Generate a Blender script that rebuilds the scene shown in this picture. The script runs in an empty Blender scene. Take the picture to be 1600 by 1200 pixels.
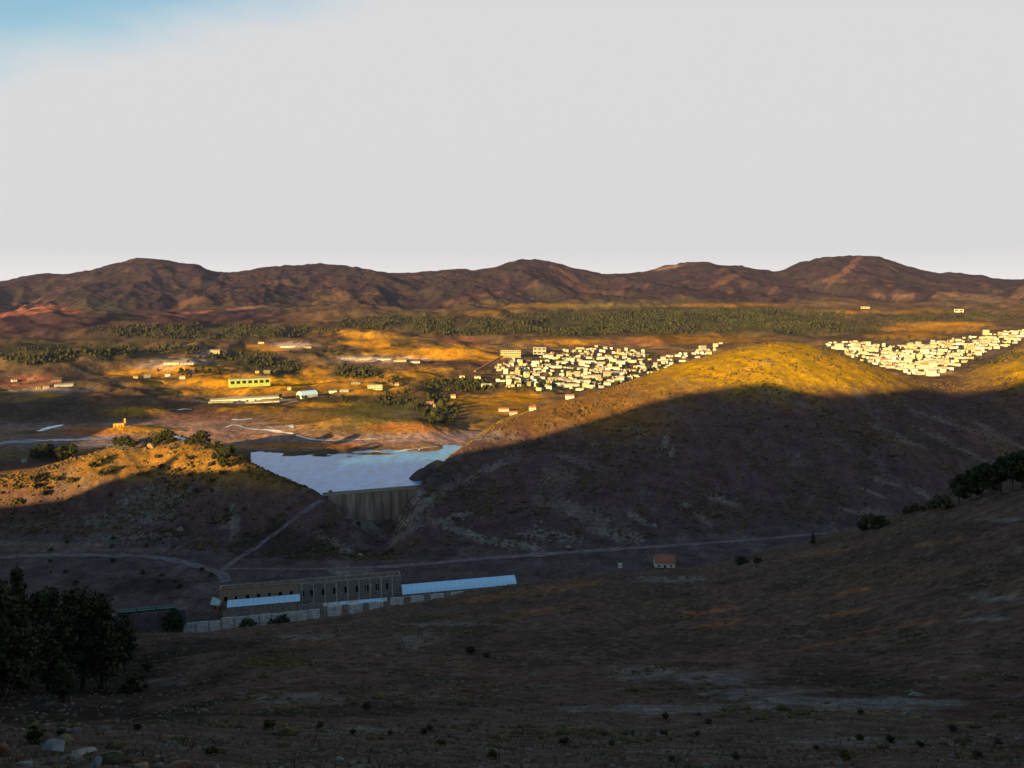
import bpy, math, random
import numpy as np
from mathutils import Vector, Matrix
random.seed(7); rng = np.random.default_rng(11)
C = bpy.context.scene.collection
SC = bpy.context.scene

# ------------------------------------------------------------------ camera
CH = 300.0                                   # eye height above datum
PITCH = math.radians(6.8); F = 1256.0        # focal length in 1600-px units
cd = bpy.data.cameras.new('camera'); cam = bpy.data.objects.new('camera', cd); C.objects.link(cam)
cam.location = (0, 0, CH); cam.rotation_euler = (math.pi/2 - PITCH, 0, 0)
cd.sensor_width = 36; cd.lens = 36*F/1600; cd.clip_start = 0.2; cd.clip_end = 60000
SC.camera = cam
# ------------------------------------------------------------------ sun and sky
SUN_EL = math.radians(9.5); SUN_A = math.radians(34)         # sun stands behind and to the left of the camera
SUNDIR = np.array([-math.sin(SUN_A)*math.cos(SUN_EL), -math.cos(SUN_A)*math.cos(SUN_EL), math.sin(SUN_EL)])
sl = bpy.data.lights.new('sun', 'SUN'); so = bpy.data.objects.new('sun', sl); C.objects.link(so)
sl.energy = 5.0; sl.angle = math.radians(0.6); sl.color = (1.0, 0.69, 0.25)
so.rotation_euler = Vector(SUNDIR).to_track_quat('Z', 'Y').to_euler(); so.location = (0, 0, 900)
W = bpy.data.worlds.new('World'); SC.world = W; W.use_nodes = True
SC.view_settings.view_transform = 'Standard'; SC.view_settings.look = 'None'
SC.view_settings.gamma = 1; SC.view_settings.use_curve_mapping = False
EXPO = 1.7
SC.view_settings.exposure = EXPO
HAZE = 9.5e-6
SC.cycles.use_denoising = True; SC.cycles.volume_bounces = 0
SC.cycles.max_bounces = 5; SC.cycles.diffuse_bounces = 2

def build_world():
    nt = W.node_tree; nt.nodes.clear(); N = nt.nodes.new; L = nt.links.new
    out = N('ShaderNodeOutputWorld'); bg = N('ShaderNodeBackground')
    sky = N('ShaderNodeTexSky'); sky.sky_type = 'NISHITA'; sky.sun_disc = False
    sky.sun_elevation = SUN_EL; sky.sun_rotation = math.pi + SUN_A; sky.altitude = 300
    sky.air_density = 1.0; sky.dust_density = 0.6; sky.ozone_density = 2.5
    geo = N('ShaderNodeTexCoord')
    # bank of bright white cloud: the part of the sky under a tilted great circle, soft and ragged edge
    az0 = math.radians(-60.7); inc = math.radians(25.0)
    az1 = az0 + math.pi/2
    nrm = (-math.sin(az1)*math.sin(inc), -math.cos(az1)*math.sin(inc), math.cos(inc))
    dot = N('ShaderNodeVectorMath'); dot.operation = 'DOT_PRODUCT'; dot.inputs[1].default_value = nrm
    L(geo.outputs['Generated'], dot.inputs[0])
    nz = N('ShaderNodeTexNoise'); nz.inputs['Scale'].default_value = 5.0; nz.inputs['Detail'].default_value = 7; nz.inputs['Roughness'].default_value = .6
    mp = N('ShaderNodeMapping'); mp.inputs['Scale'].default_value = (1, 1, 3.0)
    L(geo.outputs['Generated'], mp.inputs[0]); L(mp.outputs[0], nz.inputs['Vector'])
    ma = N('ShaderNodeMath'); ma.operation = 'MULTIPLY_ADD'; ma.inputs[1].default_value = 0.09; ma.inputs[2].default_value = -0.045
    L(nz.outputs['Fac'], ma.inputs[0])
    ad = N('ShaderNodeMath'); ad.operation = 'ADD'; L(dot.outputs['Value'], ad.inputs[0]); L(ma.outputs[0], ad.inputs[1])
    mr = N('ShaderNodeMapRange'); mr.interpolation_type = 'SMOOTHSTEP'
    mr.inputs['From Min'].default_value = -0.045; mr.inputs['From Max'].default_value = 0.045
    L(ad.outputs[0], mr.inputs['Value'])
    # cloud colour: even white-grey, a little brighter and warmer close to the horizon
    sp = N('ShaderNodeSeparateXYZ'); L(geo.outputs['Generated'], sp.inputs[0])
    hz = N('ShaderNodeMapRange'); hz.interpolation_type = 'SMOOTHSTEP'
    hz.inputs['From Min'].default_value = 0.0; hz.inputs['From Max'].default_value = 0.05
    L(sp.outputs['Z'], hz.inputs['Value'])
    k = 2.0**-EXPO
    cm = N('ShaderNodeMix'); cm.data_type = 'RGBA'
    cm.inputs['A'].default_value = (.86*k, .84*k, .80*k, 1); cm.inputs['B'].default_value = (.705*k, .705*k, .71*k, 1)
    L(hz.outputs[0], cm.inputs['Factor'])
    ss = N('ShaderNodeVectorMath'); ss.operation = 'MULTIPLY'; ss.inputs[1].default_value = (SKYK*1.2, SKYK*1.13, SKYK*.90)
    L(sky.outputs[0], ss.inputs[0])
    mx = N('ShaderNodeMix'); mx.data_type = 'RGBA'
    L(mr.outputs[0], mx.inputs['Factor']); L(cm.outputs['Result'], mx.inputs['A']); L(ss.outputs[0], mx.inputs['B'])
    L(mx.outputs['Result'], bg.inputs['Color']); bg.inputs['Strength'].default_value = 1.0
    L(bg.outputs[0], out.inputs[0])
SKYK = 0.077
build_world()

# ------------------------------------------------------------------ helpers
def ray(px, py):
    px = np.asarray(px, float); py = np.asarray(py, float)
    a = px - 800; b = 600 - py
    x = a; y = F*math.cos(PITCH) + b*math.sin(PITCH); z = -F*math.sin(PITCH) + b*math.cos(PITCH)
    h = np.hypot(x, y)
    return np.arctan2(x, y), z/h
def proj(x, y, z):                           # z relative to the eye
    yc = y*math.cos(PITCH) - z*math.sin(PITCH)
    zc = y*math.sin(PITCH) + z*math.cos(PITCH)
    yc = np.where(yc < 0.05, 0.05, yc)
    return 800 + F*x/yc, 600 - F*zc/yc
def sst(a, b, x):
    t = np.clip((x-a)/(b-a), 0, 1); return t*t*(3-2*t)
def _hash(ix, iy, seed):
    h = (ix.astype(np.int64)*374761393 + iy.astype(np.int64)*668265263 + seed*1442695041) & 0x7fffffff
    h = ((h ^ (h >> 13))*1274126177) & 0x7fffffff
    return (h ^ (h >> 16)) & 0xffff
def perlin(x, y, seed=0):
    x = np.asarray(x, float); y = np.asarray(y, float)
    ix = np.floor(x); iy = np.floor(y); fx = x-ix; fy = y-iy
    ux = fx*fx*fx*(fx*(fx*6-15)+10); uy = fy*fy*fy*(fy*(fy*6-15)+10)
    def g(dx, dy):
        a = _hash(ix+dx, iy+dy, seed)*(2*math.pi/65536)
        return np.cos(a)*(fx-dx) + np.sin(a)*(fy-dy)
    n0 = g(0, 0)*(1-ux) + g(1, 0)*ux; n1 = g(0, 1)*(1-ux) + g(1, 1)*ux
    return (n0*(1-uy) + n1*uy)*1.5
def fbm(x, y, lam, oct=4, seed=0, gain=.5):
    s = 0; a = 1.0; t = 0; f = 1.0/lam
    for o in range(oct):
        s = s + a*perlin(x*f+o*17.3, y*f-o*9.1, seed+o*31); t += a; a *= gain; f *= 2.03
    return s/t
def ridged(x, y, lam, oct=4, seed=0):
    s = 0; a = 1.0; t = 0; f = 1.0/lam
    for o in range(oct):
        s = s + a*(1-np.abs(perlin(x*f+o*7.7, y*f+o*3.3, seed+o*19))*2); t += a; a *= .5; f *= 2.1
    return s/t

# ------------------------------------------------------------------ terrain: a height field in real metres
fine = np.radians(np.arange(-41, 41.001, 0.1))
coarse = np.radians(np.arange(44, 316.1, 3.0))
AZ = np.concatenate([fine, coarse]); NF = len(fine); NC = len(AZ)
DD = np.unique(np.concatenate([np.geomspace(.3, 30, 40), np.geomspace(30, 500, 340), np.arange(503, 900, 3.2), np.arange(900, 1620, 5.0),
     np.arange(1620, 3000, 13), np.arange(3000, 5400, 34), np.arange(5400, 9200, 26), np.geomspace(9250, 16000, 24)]))
M = len(DD)
azf = np.where(AZ > math.pi, AZ-2*math.pi, AZ)

def curve(pts, zfix=None, fwd=False):
    """pts: (px, py, d) or, with z given, (px, py, 'z', z) -> (d, z) by azimuth"""
    az = []; dd = []; zz = []
    for p in pts:
        a, e = ray(p[0], p[1])
        if len(p) == 4 or zfix is not None:
            z = p[3] if len(p) == 4 else zfix
            d = z/e
        else:
            d = p[2]/math.cos(float(a)) if fwd else p[2]; z = e*d
        az.append(float(a)); dd.append(float(d)); zz.append(float(z))
    o = np.argsort(az); az = np.array(az)[o]
    return np.interp(azf, az, np.array(dd)[o]), np.interp(azf, az, np.array(zz)[o])
def dzcurve(pts):                            # (px, d, z)
    az = np.array([float(ray(p[0], 700)[0]) for p in pts])
    return np.interp(azf, az, [p[1] for p in pts]), np.interp(azf, az, [p[2] for p in pts])

def at_z(px, py, z):                         # point of a pixel's ray at height z (relative to the eye)
    a, e = ray(px, py); d = z/e
    return np.array([d*math.sin(a), d*math.cos(a), z])
def at_d(px, py, d):
    a, e = ray(px, py); return np.array([d*math.sin(a), d*math.cos(a), e*d])

WQ0 = at_z(345, 990, -294.0); WQ1 = at_z(720, 937, -294.0); WU = WQ1-WQ0; WU = np.array([math.sin(math.radians(76.2)), math.cos(math.radians(76.2)), 0.0]); WN = np.array([-WU[1], WU[0], 0.0])
ZW = -249.3                                   # level of the reservoir
def wline(yo, z, a=-.62, b=.05):              # a curve that follows the front line of the mine works
    P = WQ0+WN*yo; aa = np.clip(azf, a, b); d = (P[0]*WU[1]-P[1]*WU[0])/(np.sin(aa)*WU[1]-np.cos(aa)*WU[0]); return d, np.full(NC, float(z))
K = []
K.append((np.full(NC, .3), np.full(NC, -1.7)))
K.append((np.full(NC, 3.), np.full(NC, -2.7)))
K.append(curve([(-250,1205,30),(0,1205,30),(400,1205,36),(800,1205,40),(1200,1205,40),(1600,1205,36),(1850,1205,34)]))
K.append(curve([(-250,1150,62),(0,1142,62),(130,1140,64),(250,1128,70),(400,1128,80),(600,1120,95),(800,1112,110),(1000,1106,118),(1200,1108,115),(1400,1118,105),(1550,1140,90),(1600,1150,80),(1850,1190,60)]))
K.append(curve([(-250,1060,260),(0,1078,230),(200,1078,230),(400,1042,210),(700,1030,220),(1000,1020,230),(1300,1010,230),(1600,1000,200),(1850,1000,180)]))
CREST = [(-250,1010,420),(0,1000,420),(280,992,430),(430,981,440),(560,958,450),(700,934,470),(800,914,490),(950,897,520),(1038,892,530),(1100,887,540),(1180,868,545),(1250,850,540),(1350,820,520),(1450,785,490),(1600,757,450),(1850,720,420)]
K.append(curve(CREST)); kF = len(K)-1
K.append(dzcurve([(-250,560,-297),(300,590,-299),(720,640,-301),(900,640,-292),(1000,690,-286),(1350,690,-268),(1600,690,-250),(1850,690,-240)])); kV = len(K)-1
d_, z_ = wline(-2.0, -297.5); zr_ = np.interp(azf, [.05, .2, .45], [-297.5, -284, -270]); K.append((np.where(azf < .05, d_, d_+(azf-.05)*120), np.where((azf > .05) & (azf < 1), zr_, z_)))
d_, z_ = wline(3.0, -284.5); K.append((np.where(azf < .05, d_, d_+10+(azf-.05)*200), np.where((azf > .05) & (azf < 1), np.interp(azf, [.05, .2, .45], [-284.5, -280, -268]), z_)))
K.append(curve([(-250,868),(0,868),(250,870),(345,890),(450,889),(560,887),(700,879),(900,864),(1100,851),(1330,827),(1500,812),(1600,805),(1850,790)], -284))
K.append(curve([(-250,815,0,-272),(0,818,0,-272),(200,828,0,-275),(330,850,0,-280),(420,862,0,-284),(520,868,0,-288),(600,872,0,-292),(680,866,0,-288),(800,856,0,-282),(1000,843,0,-281),(1330,815,0,-279),(1600,790,0,-277),(1850,775,0,-275)])); kH = len(K)-1
HCREST = [(-250,795,0,-239),(0,753,0,-231),(60,739,0,-227),(150,712,0,-216),(200,692,0,-208),(232,676,0,-203),(255,677,0,-203),(285,684,0,-205),(320,693,0,-209),(370,714,0,-219),(420,742,0,-230),(460,760,0,-238.5),(490,772,0,-245.5),(508,773.5,0,-248),
  (530,800,944),(560,818,946),(600,838,952),(622,814,958),(640,780,962),(652,762,968),(662,752,985),(680,738,1030),(700,716,1090),(730,696,1150),(800,655,1270),(900,620,1370),(960,606,1410),(1000,589,1440),(1050,572,1470),(1100,558,1500),(1160,542,1540),(1210,533,1560),(1260,538,1570),(1300,548,1570),(1350,566,1560),(1400,587,1540),(1450,604,1540),(1490,598,1640),(1530,575,1760),(1570,552,1830),(1600,538,1880),(1700,510,1950),(1850,490,2000)]
K.append(curve(HCREST)); kC = len(K)-1
K.append(dzcurve([(-250,1360,-248.6),(0,1335,-248.6),(240,1345,-248.6),(330,1325,-248.6),(385,1250,-258),(430,1180,-262),(500,1085,-262),(515,985,-285),(640,1005,-285),(665,1060,-262),(690,1160,-258),(730,1270,-246),(800,1480,-238),(1210,1800,-232),(1450,1800,-238),(1600,2150,-225),(1850,2300,-215)])); kB = len(K)-1
K.append(curve([(-250,700,0,-248.8),(200,700,0,-248.8),(380,714,0,-249),(400,713,0,-249.2),(500,708,0,-249.2),(600,705,0,-249.2),(650,699,0,-249.2),(730,693,0,-249),(800,660,0,-242),(900,630,0,-240),(1200,588,0,-230),(1450,585,0,-236),(1850,575,0,-222)]))
K.append(curve([(-250,650,0,-245.5),(300,650,0,-245.5),(700,650,0,-245.5),(800,640,0,-245.5),(900,618,0,-243),(1200,576,2320),(1450,579,2290),(1600,566,2420),(1850,560,2440)], None, True))
K.append(curve([(-250,600,0,-240),(700,600,0,-240),(800,598,0,-240),(900,594,0,-239),(1200,566,2500),(1450,570,2450),(1600,556,2570),(1850,552,2580)], None, True))
K.append(curve([(-250,565,2450),(0,565,2450),(700,562,2450),(850,560,2500),(1200,553,2650),(1400,556,2650),(1600,545,2700),(1850,540,2700)], None, True))
K.append(curve([(-250,535,3000),(500,532,3000),(750,537,2900),(1000,532,3050),(1300,530,3050),(1500,527,3050),(1600,517,3050),(1850,510,3050)], None, True))
K.append(curve([(-250,512,3700),(500,508,3700),(750,508,3600),(1000,506,3650),(1300,506,3650),(1600,505,3600),(1850,500,3600)], None, True))
K.append(curve([(-250,498,4300),(300,492,4300),(500,490,4300),(700,488,4300),(850,482,4300),(1000,478,4300),(1200,479,4300),(1400,484,4300),(1600,482,4300),(1850,480,4300)], None, True))
K.append(curve([(-250,492,5200),(300,486,5200),(600,484,5200),(800,478,5200),(1000,474,5200),(1300,473,5200),(1600,474,5200),(1850,472,5200)], None, True)); kM = len(K)-1
K.append(curve([(-250,470,6300),(0,467,6300),(70,462,6300),(150,455,6300),(210,452,6300),(260,458,6300),(330,455,6300),(400,446,6300),(460,448,6300),(500,462,6300),(545,446,6300),(590,444,6300),(640,466,6300),(700,455,6300),(760,450,6300),(810,440,6300),(850,444,6300),(910,460,6300),(960,450,6300),(1020,456,6300),(1080,438,6300),(1120,442,6300),(1170,452,6300),(1230,456,6300),(1290,444,6300),(1350,436,6300),(1410,440,6300),(1450,460,6300),(1520,455,6300),(1570,464,6300),(1600,452,6300),(1850,460,6300)], None, True))
SKYL = [(-250,452),(0,442),(60,430),(125,428),(170,415),(200,406),(220,403),(250,405),(275,413),(300,411),(330,425),(360,430),(400,420),(450,416),(520,413),(560,420),(615,428),(660,424),(700,420),(750,423),(800,408),(830,404),(860,408),(900,422),(950,430),(1000,425),(1050,415),(1090,410),(1110,412),(1120,414),(1160,416),(1220,426),(1240,413),(1280,404),(1340,399),(1380,403),(1440,422),(1460,429),(1480,427),(1530,430),(1560,436),(1600,438),(1700,440),(1850,448)]
K.append(curve([(p[0], p[1], 7500) for p in SKYL], None, True)); kS = len(K)-1
K.append(dzcurve([(-250,11000,-60),(800,9000,-60),(1850,11000,-60)]))
K.append((np.full(NC, 16100.), np.full(NC, -180.)))
D = np.array([k[0] for k in K]); Z = np.array([k[1] for k in K])
for i in range(1, len(D)): D[i] = np.maximum(D[i], D[i-1]+.004*D[i-1])
# smooth across azimuth a little (finely drawn crests keep their shape)
def smooth_az(A, sig):
    r = int(sig*3); k = np.exp(-.5*(np.arange(-r, r+1)/sig)**2); k /= k.sum()
    f = np.pad(A[:NF], r, mode='edge'); A[:NF] = np.convolve(f, k, 'valid')
for i in range(len(D)):
    s = 4 if i in (kC, kS) else 12
    smooth_az(D[i], s); smooth_az(Z[i], s)

U = np.log(D+25); ug = np.log(DD+25)
h = np.diff(U, axis=0); dl = np.diff(Z, axis=0)/h
m = np.zeros_like(Z)
w1 = 2*h[1:]+h[:-1]; w2 = h[1:]+2*h[:-1]
with np.errstate(divide='ignore', invalid='ignore'):
    hm = (w1+w2)/(w1/dl[:-1]+w2/dl[1:])
m[1:-1] = np.where(dl[:-1]*dl[1:] > 0, hm, 0); m[0] = dl[0]; m[-1] = 0
HZ = np.zeros((M, NC)); TT = np.zeros((M, NC))            # TT: which span a point lies in, as knot index + fraction
for c in range(NC):
    i = np.clip(np.searchsorted(U[:, c], ug, side='right')-1, 0, len(D)-2)
    hh = h[i, c]; t = np.clip((ug-U[i, c])/hh, 0, 1)
    HZ[:, c] = ((2*t**3-3*t**2+1)*Z[i, c] + (t**3-2*t**2+t)*hh*m[i, c] + (-2*t**3+3*t**2)*Z[i+1, c] + (t**3-t**2)*hh*m[i+1, c])
    TT[:, c] = i+t
GX = DD[:, None]*np.sin(AZ)[None]; GY = DD[:, None]*np.cos(AZ)[None]; GD = np.repeat(DD[:, None], NC, 1)
AZg = np.repeat(azf[None], M, 0)

# low hills and banks of the plain: (px, py of the foot, metres high, half width m, half depth m)
def bump(px, py, z0, hgt, wx, wy, rot=0):
    p = at_z(px, py, z0); dx = GX-p[0]; dy = GY-p[1]
    c, s = math.cos(rot), math.sin(rot)
    q = ((dx*c+dy*s)/wx)**2 + ((-dx*s+dy*c)/wy)**2
    return hgt*np.exp(-q)
B = 0
B = B + bump(560,672,-244,25,75,70) + bump(650,676,-244,20,60,55) + bump(470,672,-244,7,60,60)
B = B + bump(205,672,-244,9,60,40) + bump(150,648,-243,10,70,45) + bump(235,645,-243,9,70,30) + bump(160,625,-241,16,60,60)
B = B + bump(40,570,-215,42,230,170) + bump(170,562,-215,40,150,150) + bump(20,690,-246,6,50,30)
B = B + bump(470,600,-240,8,90,40) + bump(380,590,-236,8,130,60) + bump(700,555,-215,16,130,90) + bump(560,532,-200,22,160,120) + bump(590,570,-222,10,150,50) + bump(260,575,-228,9,120,60)
B = B + bump(330,548,-214,18,120,90) + bump(880,532,-200,14,150,80) + bump(1480,520,-190,16,220,120) + bump(1290,495,-160,30,300,160) + bump(700,510,-175,26,220,150) + bump(1420,512,-180,18,200,120)
B = B + bump(800,600,-240,8,90,60) + bump(750,560,-220,10,90,70)
B = B + bump(590,566,-222,11,95,20) + bump(270,578,-228,9,80,18) + bump(205,648,-243,9,75,20) + bump(450,543,-206,9,70,20) + bump(330,553,-214,9,70,20) + bump(700,556,-214,10,110,30) + bump(400,606,-238,7,130,25) + bump(560,612,-239,6,90,20)
B = B + bump(80,500,-160,45,350,250) + bump(560,500,-160,40,250,200) + bump(240,505,-160,35,260,200)
inmid = sst(0, 1, (TT-kB)/.6)
HZ = HZ + B*np.maximum(inmid, 0)
HEADL = np.maximum(bump(662,745,-249,25,22,30,-.3), bump(684,737,-249,28,30,40,-.3))*np.where((azf > float(ray(657, 760)[0]))[None], 1.0, np.clip((GD-D[kC][None]-12)/8, 0, 1))*((TT > kC) & (TT < kB+1.2))
BARS = bump(600,709.5,-249.3,2.4,60,9) + bump(520,713,-249.3,2.2,50,8) + bump(665,704,-249.3,2.0,30,8)
HZ = np.maximum(HZ, np.where(HEADL > 1.5, -262+HEADL, -999)) + BARS
mound = bump(262,918,-284,7,24,16) + bump(215,905,-284,4,20,14)
HZ = HZ + mound*(TT > kF+1)
# relief noise
n_hill = fbm(GX, GY, 70, 4, 3); n_big = fbm(GX, GY, 420, 4, 5); n_small = fbm(GX, GY, 14, 4, 9); n_fine = fbm(GX, GY, 3.2, 4, 13)
rid = ridged(GX+.25*GY+130*n_big, GY/2.4, 880, 3, 21)
gul = ridged(GX+.5*GY+14*n_hill, GY*.5-.25*GX, 75, 3, 41)
zone0 = lambda a, b, s=.3: sst(a-s, a+s, TT)*(1-sst(b-s, b+s, TT))
w_m = sst(kM-.3, kM+.5, TT)*(1-.9*np.exp(-((TT-kS)/.5)**2))
w_h = sst(kH-.3, kH+.35, TT)*(1-sst(kB-.5, kB, TT))*(1-.6*np.exp(-((TT-kC)/.12)**2))
w_p = sst(kB, kB+1.2, TT)*(1-sst(kM-.5, kM, TT))
w_f = sst(2, 3, TT)*(1-sst(kF+.2, kF+1, TT))
w_v = sst(kF, kF+.5, TT)*(1-sst(kH-.2, kH+.4, TT))
HZ += w_m*((rid-.45)*125 + n_hill*9 + n_big*20)
HZ += sst(kM-.2, kM+.4, TT)*(n_hill*9 + fbm(GX, GY, 190, 3, 81)*26)
HZ += w_h*(n_hill*3.2 + (gul-.5)*2.6 + n_small*1.4)
PX, PY = proj(GX, GY, HZ); n_mid = fbm(GX, GY, 210, 3, 61); n_roll = ridged(GX, GY, 520, 2, 63)
calm = 1-.75*np.exp(-((PX-930)/170)**2-((PY-575)/45)**2)-.75*np.exp(-((PX-1470)/200)**2-((PY-555)/40)**2)
HZ += w_p*np.clip((GD-1150)/700, 0, 1)*(n_hill*2.6 + n_small*.5 + calm*np.clip((GD-1500)/500, 0, 1)*(n_mid*30 + n_hill*5 + n_big*15*np.clip((GD-1800)/800, 0, 1.6) + (n_roll-.5)*20*np.clip((GD-2400)/900, 0, 1.5)))
HZ += zone0(kB+.35, kB+1.6)*(n_hill*4.0+n_small*1.0)
HZ += w_f*np.clip(GD/220, .1, 1)*(n_hill*2.6 + n_small*1.0)
HZ += sst(15, 40, GD)*(1-sst(kF, kF+.6, TT))*(n_small*.35 + n_fine*.16)
HZ += w_v*(n_small*.5)
# keep the bed of the reservoir under water, the valley platform level
# ------------------------------------------------------------------ the ridge that the viewpoint belongs to (outside the frame): its crest cuts the sun off the valley
sa, ca = math.sin(SUN_A), math.cos(SUN_A)
def st(x, y): return x*ca - y*sa, x*sa + y*ca
TR = -300.0; TE = math.tan(SUN_EL)
colE = np.degrees
def col_index(az): return np.clip(np.rint((np.degrees(az)+41)/.1).astype(int), 0, NF-1)
ELEV = HZ/GD
def cast(px, py, dmin=0.0, dmax=1e9):
    a, e = ray(px, py); c = int(col_index(np.array(a)))
    ok = (ELEV[:, c] >= e) & (DD >= dmin) & (DD <= dmax)
    i = int(np.argmax(ok))
    if not ok[i]: i = int(np.argmin(np.abs(DD-min(dmax, 7500))))
    if i > 0:
        e0, e1 = ELEV[i-1, c], ELEV[i, c]; f = 0 if e1 == e0 else np.clip((e-e0)/(e1-e0), 0, 1)
        d = DD[i-1]+f*(DD[i]-DD[i-1])
    else: d = DD[i]
    return np.array([d*math.sin(a), d*math.cos(a), e*d])
EDGE = [(0,790),(120,778),(240,752),(262,738),(300,700),(700,716),(735,704),(780,697),(850,680),(900,664),(960,645),(1050,619),(1130,606),(1200,597),(1250,609),(1290,617),(1340,616),(1400,610),(1440,606),(1500,616),(1560,606),(1600,594)]
sh = []
for p in EDGE:
    q = cast(p[0], p[1], 800, 2100); s_, t_ = st(q[0], q[1]); sh.append((s_, q[2]+(t_-TR)*TE))
for s_, h_ in [(-3000,-150),(-2300,-100),(-2000,-32),(-1870,-18),(-1650,-15),(-1500,-20),(-1400,-45),(-1300,-85),(-1200,-85),(-1143,-92),(-1085,-122)]: sh.append((s_, h_))
sh.sort()
print('RIDGE', [(round(a), round(b)) for a, b in sh])
S_ = np.array([a for a, b in sh]); H_ = np.array([b for a, b in sh])
S_ = np.concatenate([S_, [S_[-1]+250, S_[-1]+900, 4000]]); H_ = np.concatenate([H_, [H_[-1]+15, 60, 20]])
gs, gt = st(GX, GY)
gri = np.interp(gs, S_, H_) - .36*(np.sqrt((gt-TR)**2+400)-20)
r0 = float(np.interp(0, S_, H_) - .36*(math.sqrt(TR**2+400)-20))
gri = np.maximum(gri + (-1.7-r0)*np.exp(-(GD/90)**2), -246)
w_o = sst(math.radians(39), math.radians(58), np.abs(AZg))
HZ = HZ + w_o*np.maximum(0, gri-HZ)
ELEV = HZ/GD
HZn = HZ
def ground(x, y):                            # bilinear height (relative to the eye)
    x = np.asarray(x, float); y = np.asarray(y, float)
    d = np.hypot(x, y); a = np.arctan2(x, y)
    fc = np.clip((np.degrees(a)+41)/.1, 0, NF-1.001); c = fc.astype(int); fc = fc-c
    r = np.clip(np.searchsorted(DD, d)-1, 0, M-2); fr = np.clip((d-DD[r])/(DD[r+1]-DD[r]), 0, 1)
    return (HZn[r, c]*(1-fr)*(1-fc)+HZn[r+1, c]*fr*(1-fc)+HZn[r, c+1]*(1-fr)*fc+HZn[r+1, c+1]*fr*fc)

# ------------------------------------------------------------------ land cover (the big hill's colours also carry sunlight and shade)
PX, PY = proj(GX, GY, HZ)
def rgb(*c): return np.array(c)
HEATH = rgb(.094,.052,.050); DARK = rgb(.045,.036,.030); OCHRE = rgb(.31,.175,.012); RED = rgb(.24,.095,.05); MUD = rgb(.23,.16,.115)
GREEN = rgb(.085,.085,.022); PINE = rgb(.030,.034,.014); PALE = rgb(.33,.29,.24); MTN = rgb(.026,.0165,.0205); GREY = rgb(.11,.10,.095); GOLD = rgb(.37,.205,.006)
COL = np.zeros((M, NC, 3))
COL[:] = DARK
nA = fbm(GX, GY, 28, 4, 51); nB = fbm(GX, GY, 110, 4, 52); nC = fbm(GX, GY, 380, 4, 53); nF = fbm(GX, GY, 5.5, 3, 54); nX = fbm(GX, GY*.35, 40, 4, 57)
def mixc(mask, col): 
    COL[:] = COL*(1-mask[..., None]) + np.asarray(col)*mask[..., None]
zone = lambda a, b, s=.15: sst(a-s, a+s, TT)*(1-sst(b-s, b+s, TT))
def patch(col, cx, cy, rx, ry, k=1.0, dmin=0, dmax=1e9, rag=.55, soft=.45, ang=0.0, n=None):
    c, s = math.cos(ang), math.sin(ang)
    dx = PX-cx; dy = PY-cy; u = dx*c+dy*s; v = -dx*s+dy*c
    box = (np.abs(dx) < 2.2*max(rx, ry)) & (np.abs(dy) < 2.2*max(rx, ry)) & (GD >= dmin) & (GD <= dmax) & (np.abs(AZg) < 1.0)
    nn = (nA if n is None else n)
    q = np.sqrt((u/rx)**2+(v/ry)**2) - nn*rag*1.6
    mixc(np.where(box, (1-sst(1-soft, 1+soft*.6, q))*k, 0), col)
# mountains
mixc(zone(kM, 99, .4), MTN)
mixc(zone(kM, 99, .4)*sst(.02, .3, nC+nB*.4)*.6, rgb(.030,.024,.016))
mixc(zone(kM, 99, .4)*sst(.1, .45, nB-nC*.3)*.5, rgb(.085,.042,.028))
# plain
pl = zone(kB, kM, .3)
mixc(pl, rgb(.105,.078,.040))
mixc(pl*sst(-.05, .3, nB)*.8, rgb(.20,.135,.042)); mixc(pl*sst(.0, .3, nC+nA*.3)*.8, rgb(.062,.048,.026)); mixc(pl*sst(.15, .4, -nB+nX*.3)*.5, rgb(.07,.055,.03))
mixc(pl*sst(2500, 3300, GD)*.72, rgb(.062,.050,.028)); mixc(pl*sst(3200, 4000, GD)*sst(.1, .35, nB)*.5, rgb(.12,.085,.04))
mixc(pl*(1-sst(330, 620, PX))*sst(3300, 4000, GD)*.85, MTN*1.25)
# hills
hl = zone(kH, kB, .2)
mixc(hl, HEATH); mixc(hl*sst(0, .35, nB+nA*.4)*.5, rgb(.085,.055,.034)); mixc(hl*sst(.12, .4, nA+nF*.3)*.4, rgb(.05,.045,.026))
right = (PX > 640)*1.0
# yellow grass of the big hill, sunlight painted in: gold stops near the shadow line
mixc(hl*right*sst(-226, -192, HZ+14*nA)*.8*(1-sst(930, 1130, PX)), rgb(.23,.105,.018)); mixc(hl*right*sst(-190, -165, HZ+14*nA)*.4, rgb(.15,.075,.03))  # rust heath kept to the sunlit left spur, its sunlight painted into the colour
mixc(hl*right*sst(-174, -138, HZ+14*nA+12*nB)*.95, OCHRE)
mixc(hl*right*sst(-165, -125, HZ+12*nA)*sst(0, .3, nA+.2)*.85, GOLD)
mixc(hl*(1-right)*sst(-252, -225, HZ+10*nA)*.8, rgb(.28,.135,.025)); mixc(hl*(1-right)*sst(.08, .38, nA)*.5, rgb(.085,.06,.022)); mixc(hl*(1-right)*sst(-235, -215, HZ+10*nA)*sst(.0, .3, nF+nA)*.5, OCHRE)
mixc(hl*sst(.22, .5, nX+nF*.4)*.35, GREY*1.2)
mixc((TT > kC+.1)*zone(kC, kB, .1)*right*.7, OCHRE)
# valley
va = zone(kF+.6, kH, .25)
mixc(va, rgb(.100,.064,.062)); mixc(va*sst(0, .3, nA)*.5, rgb(.06,.040,.037)); mixc(va*sst(.15, .4, nX)*.5, rgb(.15,.11,.10))
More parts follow.
